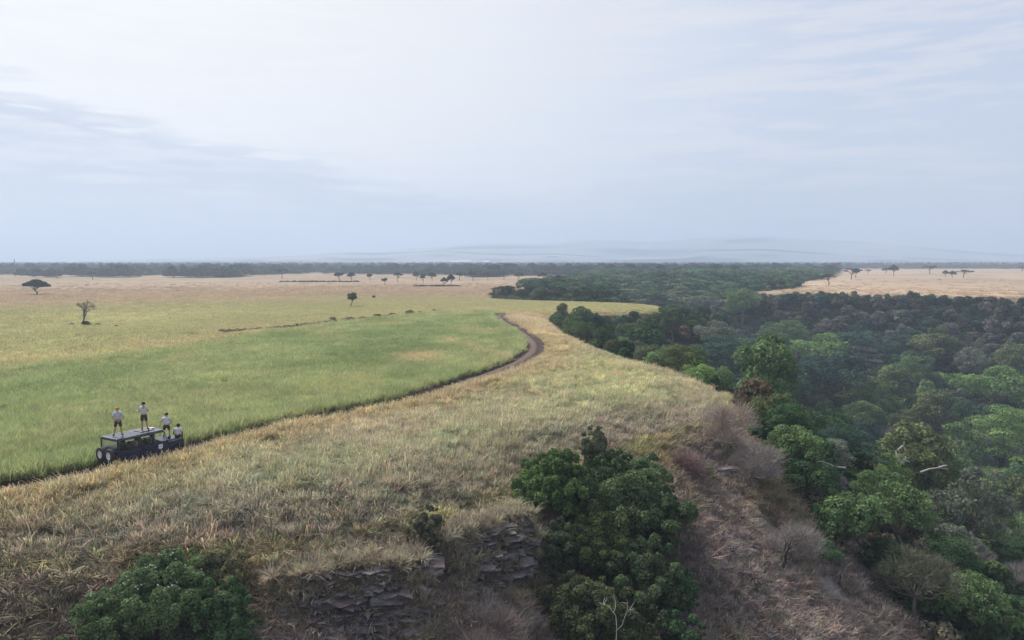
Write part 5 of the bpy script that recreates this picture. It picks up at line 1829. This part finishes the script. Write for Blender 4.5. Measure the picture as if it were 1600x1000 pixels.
def person(loc, rz, label, J, skin, shirt, hat, group=None):
    """J: joints of the pose, facing +Y"""
    J = {k: Vector(v) for k, v in J.items()}
    root = tag(empty('person', loc, rz), label, 'person', group)
    pel, chest, neck, head = J['pelvis'], J['chest'], J['neck'], J['head']
    mid = (pel + chest) / 2
    up = (head - neck).normalized()
    body = [[('pel', pel, (0.135, 0.10)), ('mid', mid, (0.125, 0.095)), ('chest', chest, (0.15, 0.105)), ('neck', neck, 0.055), ('jaw', neck * 0.4 + head * 0.6, 0.07), ('head', head, 0.092), ('crown', head + up * 0.07, 0.078)]]
    fwd = Vector((0, 1, 0))
    body.append([('head', head, 0), ('nose', head + fwd * 0.115 - up * 0.01, 0.016)])
    for s, nm in ((-1, 'l'), (1, 'r')):
        hip, knee, ank, toe = J['hip_' + nm], J['knee_' + nm], J['ank_' + nm], J['toe_' + nm]
        body.append([('pel', pel, 0), ('hip' + nm, hip, 0.092), ('th' + nm, (hip + knee) / 2, 0.078), ('knee' + nm, knee, 0.055), ('calf' + nm, knee * 0.65 + ank * 0.35, 0.056), ('ank' + nm, ank, 0.038), ('toe' + nm, toe, 0.032)])
        sh, el, wr = J['sh_' + nm], J['el_' + nm], J['wr_' + nm]
        d = (wr - el).normalized()
        palm = wr + d * 0.05
        body.append([('chest', chest, 0), ('sh' + nm, sh, 0.062), ('ua' + nm, (sh + el) / 2, 0.048), ('el' + nm, el, 0.040), ('fa' + nm, el * 0.6 + wr * 0.4, 0.040), ('wr' + nm, wr, 0.027), ('palm' + nm, palm, 0.034)])
        side = d.cross(Vector((0.3, 0.2, 1)))
        side = side.normalized() if side.length > 0.1 else Vector((1, 0, 0))
        curl = d.cross(side).normalized()
        for f_ in range(4):
            b0 = palm + side * (-0.03 + 0.02 * f_) + d * 0.03
            Lf = (0.062, 0.072, 0.066, 0.05)[f_]
            body.append([('palm' + nm, palm, 0), (f'f{f_}a{nm}', b0, 0.010), (f'f{f_}b{nm}', b0 + d * Lf * 0.55 + curl * 0.008, 0.009), (f'f{f_}c{nm}', b0 + d * Lf + curl * 0.03, 0.007)])
        tb = wr + d * 0.03 - side * 0.03
        body.append([('palm' + nm, palm, 0), (f'ta{nm}', tb - side * 0.012, 0.011), (f'tb{nm}', tb - side * 0.03 + d * 0.035, 0.009)])
        e0 = head + Vector((s * 0.095, -0.005, 0))
        body.append([('head', head, 0), ('ear' + nm, e0, 0.018)])
        # boots
        skin_mesh('boot', [[('a', ank + (knee - ank) * 0.18, 0.055), ('b', ank, 0.056), ('c', ank * 0.5 + toe * 0.5 - Vector((0, 0, 0.01)), 0.05), ('d', toe, 0.042)]], m_boot, root, 1)
    skin_mesh('body', body, skin, root)
    # shirt with short sleeves, shorts to above the knee
    sl = [[('w', pel * 1.05 - mid * 0.05, (0.172, 0.13)), ('m', mid, (0.162, 0.125)), ('c', chest, (0.185, 0.132)), ('n', chest * 0.2 + neck * 0.8, 0.075)]]
    for nm in 'lr':
        sl.append([('c', chest, 0), ('s' + nm, J['sh_' + nm], 0.083), ('e' + nm, J['sh_' + nm] * 0.25 + J['el_' + nm] * 0.75, 0.07)])
    skin_mesh('shirt', sl, shirt, root)
    so = [[('p', pel * 0.55 + mid * 0.45, (0.155, 0.118)), ('q', pel - (mid - pel) * 0.25, (0.15, 0.12))]]
    for nm in 'lr':
        h_, k_ = J['hip_' + nm], J['knee_' + nm]
        so.append([('q', pel, 0), ('h' + nm, h_ * 0.85 + k_ * 0.15, 0.11), ('k' + nm, h_ * 0.12 + k_ * 0.88, 0.095)])
    skin_mesh('shorts', so, m_short, root)
    # eyes, hair or cap
    for s in (-1, 1):
        lathe('eye', [(-0.012, 0.0005), (0, 0.012), (0.012, 0.0005)], head + Vector((s * 0.034, 0.088, 0.012)), m_lamp, root, 8, 'y')
    box('mouth', head.x - 0.024, head.x + 0.024, head.y + 0.082, head.y + 0.092, head.z - 0.062, head.z - 0.052, m_red, root, 0)
    bm = bmesh.new()
    bmesh.ops.create_uvsphere(bm, u_segments=16, v_segments=10, radius=0.118)
    bmesh.ops.delete(bm, geom=[v for v in bm.verts if v.co.z < (-0.045 if v.co.y < 0.02 else 0.035)], context='VERTS')
    o = finish('cap' if hat is m_cap else 'hair', bm, hat, root, 0, True)
    o.location = head + up * 0.022 + Vector((0, -0.008, 0))
    if hat is m_cap:
        box('peak', head.x - 0.07, head.x + 0.07, head.y + 0.10, head.y + 0.20, head.z + 0.045, head.z + 0.058, m_cap, root, 0.004)
    return root


def local(x, y, z):
    return (CX + x * ca + y * sa, CY - x * sa + y * ca, CZ + z)


def standing(**kw):
    J = dict(pelvis=(0, 0, 0.96), chest=(0, -0.01, 1.33), neck=(0, 0, 1.50), head=(0, 0.03, 1.635),
             sh_l=(-0.185, -0.01, 1.42), sh_r=(0.185, -0.01, 1.42), el_l=(-0.25, -0.02, 1.14), el_r=(0.25, -0.02, 1.14), wr_l=(-0.24, 0.06, 0.9), wr_r=(0.24, 0.06, 0.9),
             hip_l=(-0.095, 0, 0.92), hip_r=(0.095, 0, 0.92), knee_l=(-0.13, 0.015, 0.50), knee_r=(0.13, 0.015, 0.50),
             ank_l=(-0.17, -0.02, 0.09), ank_r=(0.17, -0.02, 0.09), toe_l=(-0.2, 0.15, 0.045), toe_r=(0.2, 0.15, 0.045))
    J.update(kw)
    return J


away = math.atan2(-CX, CY) * 1.0                # back turned to the drone
person(local(0.12, -1.66, 2.035), away + 0.05, 'person in orange cap standing at the back of the car roof, hands clasped behind',
       standing(el_l=(-0.29, -0.1, 1.15), wr_l=(-0.05, -0.19, 0.99), el_r=(0.29, -0.1, 1.15), wr_r=(0.07, -0.2, 0.97), knee_l=(-0.16, 0.015, 0.5), knee_r=(0.15, 0.015, 0.5), ank_l=(-0.24, -0.02, 0.09), ank_r=(0.2, -0.02, 0.09), toe_l=(-0.3, 0.13, 0.045), toe_r=(0.25, 0.14, 0.045)),
       m_skin_l, simple_mat('blue_grey_shirt', (0.44, 0.49, 0.55), 0.9, noise=0.2, nscale=7), m_cap)
person(local(0.12, 0.0, 2.067), away - 0.1, 'bareheaded person standing mid-roof with the left forearm held out',
       standing(el_l=(-0.27, 0.0, 1.17), wr_l=(-0.42, 0.17, 1.2), el_r=(0.26, 0.02, 1.16), wr_r=(0.12, 0.22, 1.08), knee_r=(0.13, 0.0, 0.5), ank_r=(0.2, -0.05, 0.09), toe_r=(0.26, 0.1, 0.045), ank_l=(-0.12, 0.0, 0.09), toe_l=(-0.14, 0.17, 0.045), knee_l=(-0.105, 0.015, 0.5)),
       m_skin_l, m_shirt, m_hair)
person(local(-0.05, 1.62, 1.247), away - 0.15, 'person standing on the bonnet behind the windscreen, leaning one hand on the roof edge',
       standing(pelvis=(0, -0.05, 0.80), hip_l=(-0.095, -0.05, 0.77), hip_r=(0.095, -0.05, 0.77), knee_l=(-0.16, 0.2, 0.46), knee_r=(0.14, 0.14, 0.45), sh_l=(-0.185, 0.06, 1.25), sh_r=(0.185, 0.06, 1.25), chest=(0.0, 0.06, 1.16), neck=(0.0, 0.12, 1.32), head=(0.0, 0.17, 1.45), el_l=(-0.31, 0.02, 1.0), wr_l=(-0.36, -0.1, 0.84), el_r=(0.28, 0.1, 0.99), wr_r=(0.2, 0.26, 0.88)),
       m_skin_l, m_shirt, m_hair)
person(local(0.40, 2.06, 1.26 - 0.90), away - 0.3, 'dark-skinned person in a pale tee sitting hunched on the front of the bonnet',
       dict(pelvis=(0, 0, 0.97), chest=(0, 0.12, 1.31), neck=(0, 0.2, 1.46), head=(0, 0.27, 1.58), sh_l=(-0.185, 0.12, 1.40), sh_r=(0.185, 0.12, 1.40),
            el_l=(-0.27, 0.1, 1.12), el_r=(0.27, 0.1, 1.12), wr_l=(-0.23, 0.26, 0.97), wr_r=(0.23, 0.26, 0.97), hip_l=(-0.095, 0.03, 0.95), hip_r=(0.095, 0.03, 0.95),
            knee_l=(-0.14, 0.46, 0.92), knee_r=(0.14, 0.46, 0.92), ank_l=(-0.14, 0.52, 0.5), ank_r=(0.14, 0.52, 0.5), toe_l=(-0.15, 0.68, 0.46), toe_r=(0.15, 0.68, 0.46)),
       m_skin_d, m_shirt2, m_hair)


def seated(lx, ly, label, skin, shirt):
    person(local(lx, ly, 0.955 - 0.86), -HEAD, label,
           dict(pelvis=(0, 0, 0.96), chest=(0, -0.04, 1.28), neck=(0, -0.03, 1.44), head=(0, 0.0, 1.57), sh_l=(-0.18, -0.04, 1.37), sh_r=(0.18, -0.04, 1.37),
                el_l=(-0.24, 0.08, 1.12), el_r=(0.24, 0.08, 1.12), wr_l=(-0.15, 0.26, 1.05), wr_r=(0.15, 0.26, 1.05), hip_l=(-0.09, 0.03, 0.95), hip_r=(0.09, 0.03, 0.95),
                knee_l=(-0.12, 0.38, 0.95), knee_r=(0.12, 0.38, 0.95), ank_l=(-0.12, 0.4, 0.62), ank_r=(0.12, 0.4, 0.62), toe_l=(-0.12, 0.5, 0.58), toe_r=(0.12, 0.5, 0.58)),
           skin, shirt, m_hair)


seated(0.39, -0.72, 'passenger sitting inside the car behind the rearmost side window', m_skin_l, m_sand)
seated(0.39, 0.30, 'passenger sitting inside the car behind the middle side window', m_skin_d, m_sand)
bm = bmesh.new()
bmesh.ops.create_grid(bm, x_segments=6, y_segments=4, size=0.5)
for v in bm.verts:
    v.co = Vector((v.co.x * 0.34, v.co.y * 0.26, 0.03 + 0.03 * math.sin(v.co.x * 9 + v.co.y * 4)))
bmesh.ops.solidify(bm, geom=bm.faces[:], thickness=0.03)
o = finish('folded_cloth', bm, m_shirt, None, 0, True)
o.location = local(-0.1, 0.62, 2.045)
tag(o, 'pale crumpled cloth lying on the front edge of the car roof', 'cloth')

# ---------------------------------------------------------------- the wood, tree by tree, with labels that tell them apart
MARKS = [('the white dead limbs', 1412, 705), ('the pale straight dead branch', 1462, 732), ('the curved pale dead branch', 1296, 727), ('the pink twig bush', 1140, 650),
         ('the big thicket', 1060, 790), ('the dark stump', 1226, 862), ('the tongue of the far plateau', 1190, 456), ('the goblet-shaped plateau tree', 1330, 456),
         ('the touching plateau pair', 1480, 460), ('the big bright domed tree', 1278, 545), ('the broad dark layered tree', 1140, 565), ('the yellow grass tongue', 1030, 482),
         ('the lower frame corner', 1590, 985), ('the frame edge', 1597, 760), ('the far plateau rim by the frame edge', 1590, 465), ('the spur shoulder', 1110, 600), ('the track bend', 860, 500),
         ('the bright layered tree by the frame edge', 1572, 675)]


def to_px(x, y, z):
    c, s = math.cos(PITCH), math.sin(PITCH)
    dz = z - CAM_Z
    dep = y * c - dz * s
    return 800 + FPX * x / dep, 500 - FPX * (y * s + dz * c) / dep


CLS = {'valley_tree': ('tree', 'trees of the wood in the gorge'), 'rim_shrub': ('bush', 'bushes along the rim of the gorge'), 'valley_wall_tree': ('tree', 'trees on the far wall of the gorge')}
ORD = ['', 'second ', 'third ', 'fourth ', 'fifth ', 'sixth ', 'seventh ', 'eighth ', 'ninth ', 'tenth ', 'eleventh ', 'twelfth ']
seen = {}
for q in sorted(wood, key=lambda q: math.hypot(q['x'], q['y'])):
    px, py = to_px(q['x'], q['y'], q['z'] + q['h'] * 0.65)
    best = None
    for nm, mx_, my_ in MARKS:
        dd = math.hypot(px - mx_, (py - my_) * 1.3)
        if dd > 14 and (best is None or dd < best[0]):
            best = (dd, nm, px - mx_, py - my_)
    dd, nm, dx, dy = best
    if abs(dx) > 1.6 * abs(dy):
        rel = 'right of' if dx > 0 else 'left of'
    elif abs(dy) > 1.6 * abs(dx):
        rel = 'below' if dy > 0 else 'above'
    else:
        rel = ('below and ' if dy > 0 else 'above and ') + ('right of' if dx > 0 else 'left of')
    rel = ('just ' if dd < 45 else 'well ' if dd > 110 else '') + rel
    nm = nm.replace('the bright layered tree by the frame edge', 'the bright layered edge tree').replace('the far plateau rim by the frame edge', 'the far rim at the frame edge')
    size = 'small ' if q['wd'] < 4.2 else 'large ' if q['wd'] > 9.5 else ''
    noun, grp = CLS[q['cls']]
    key = f"{size}{q['col']} {FORM[q['kind']]} {noun} {rel} {nm}"
    k = seen.get(key, 0)
    seen[key] = k + 1
    label = (ORD[min(k, 11)] + key) if k else key
    plant('gorge_tree' if noun == 'tree' else 'rim_bush', q['kind'], random.randrange(3), q['x'], q['y'], q['z'] - 0.2, q['wd'], q['h'], tuple(q['rgb']), label, noun, grp)
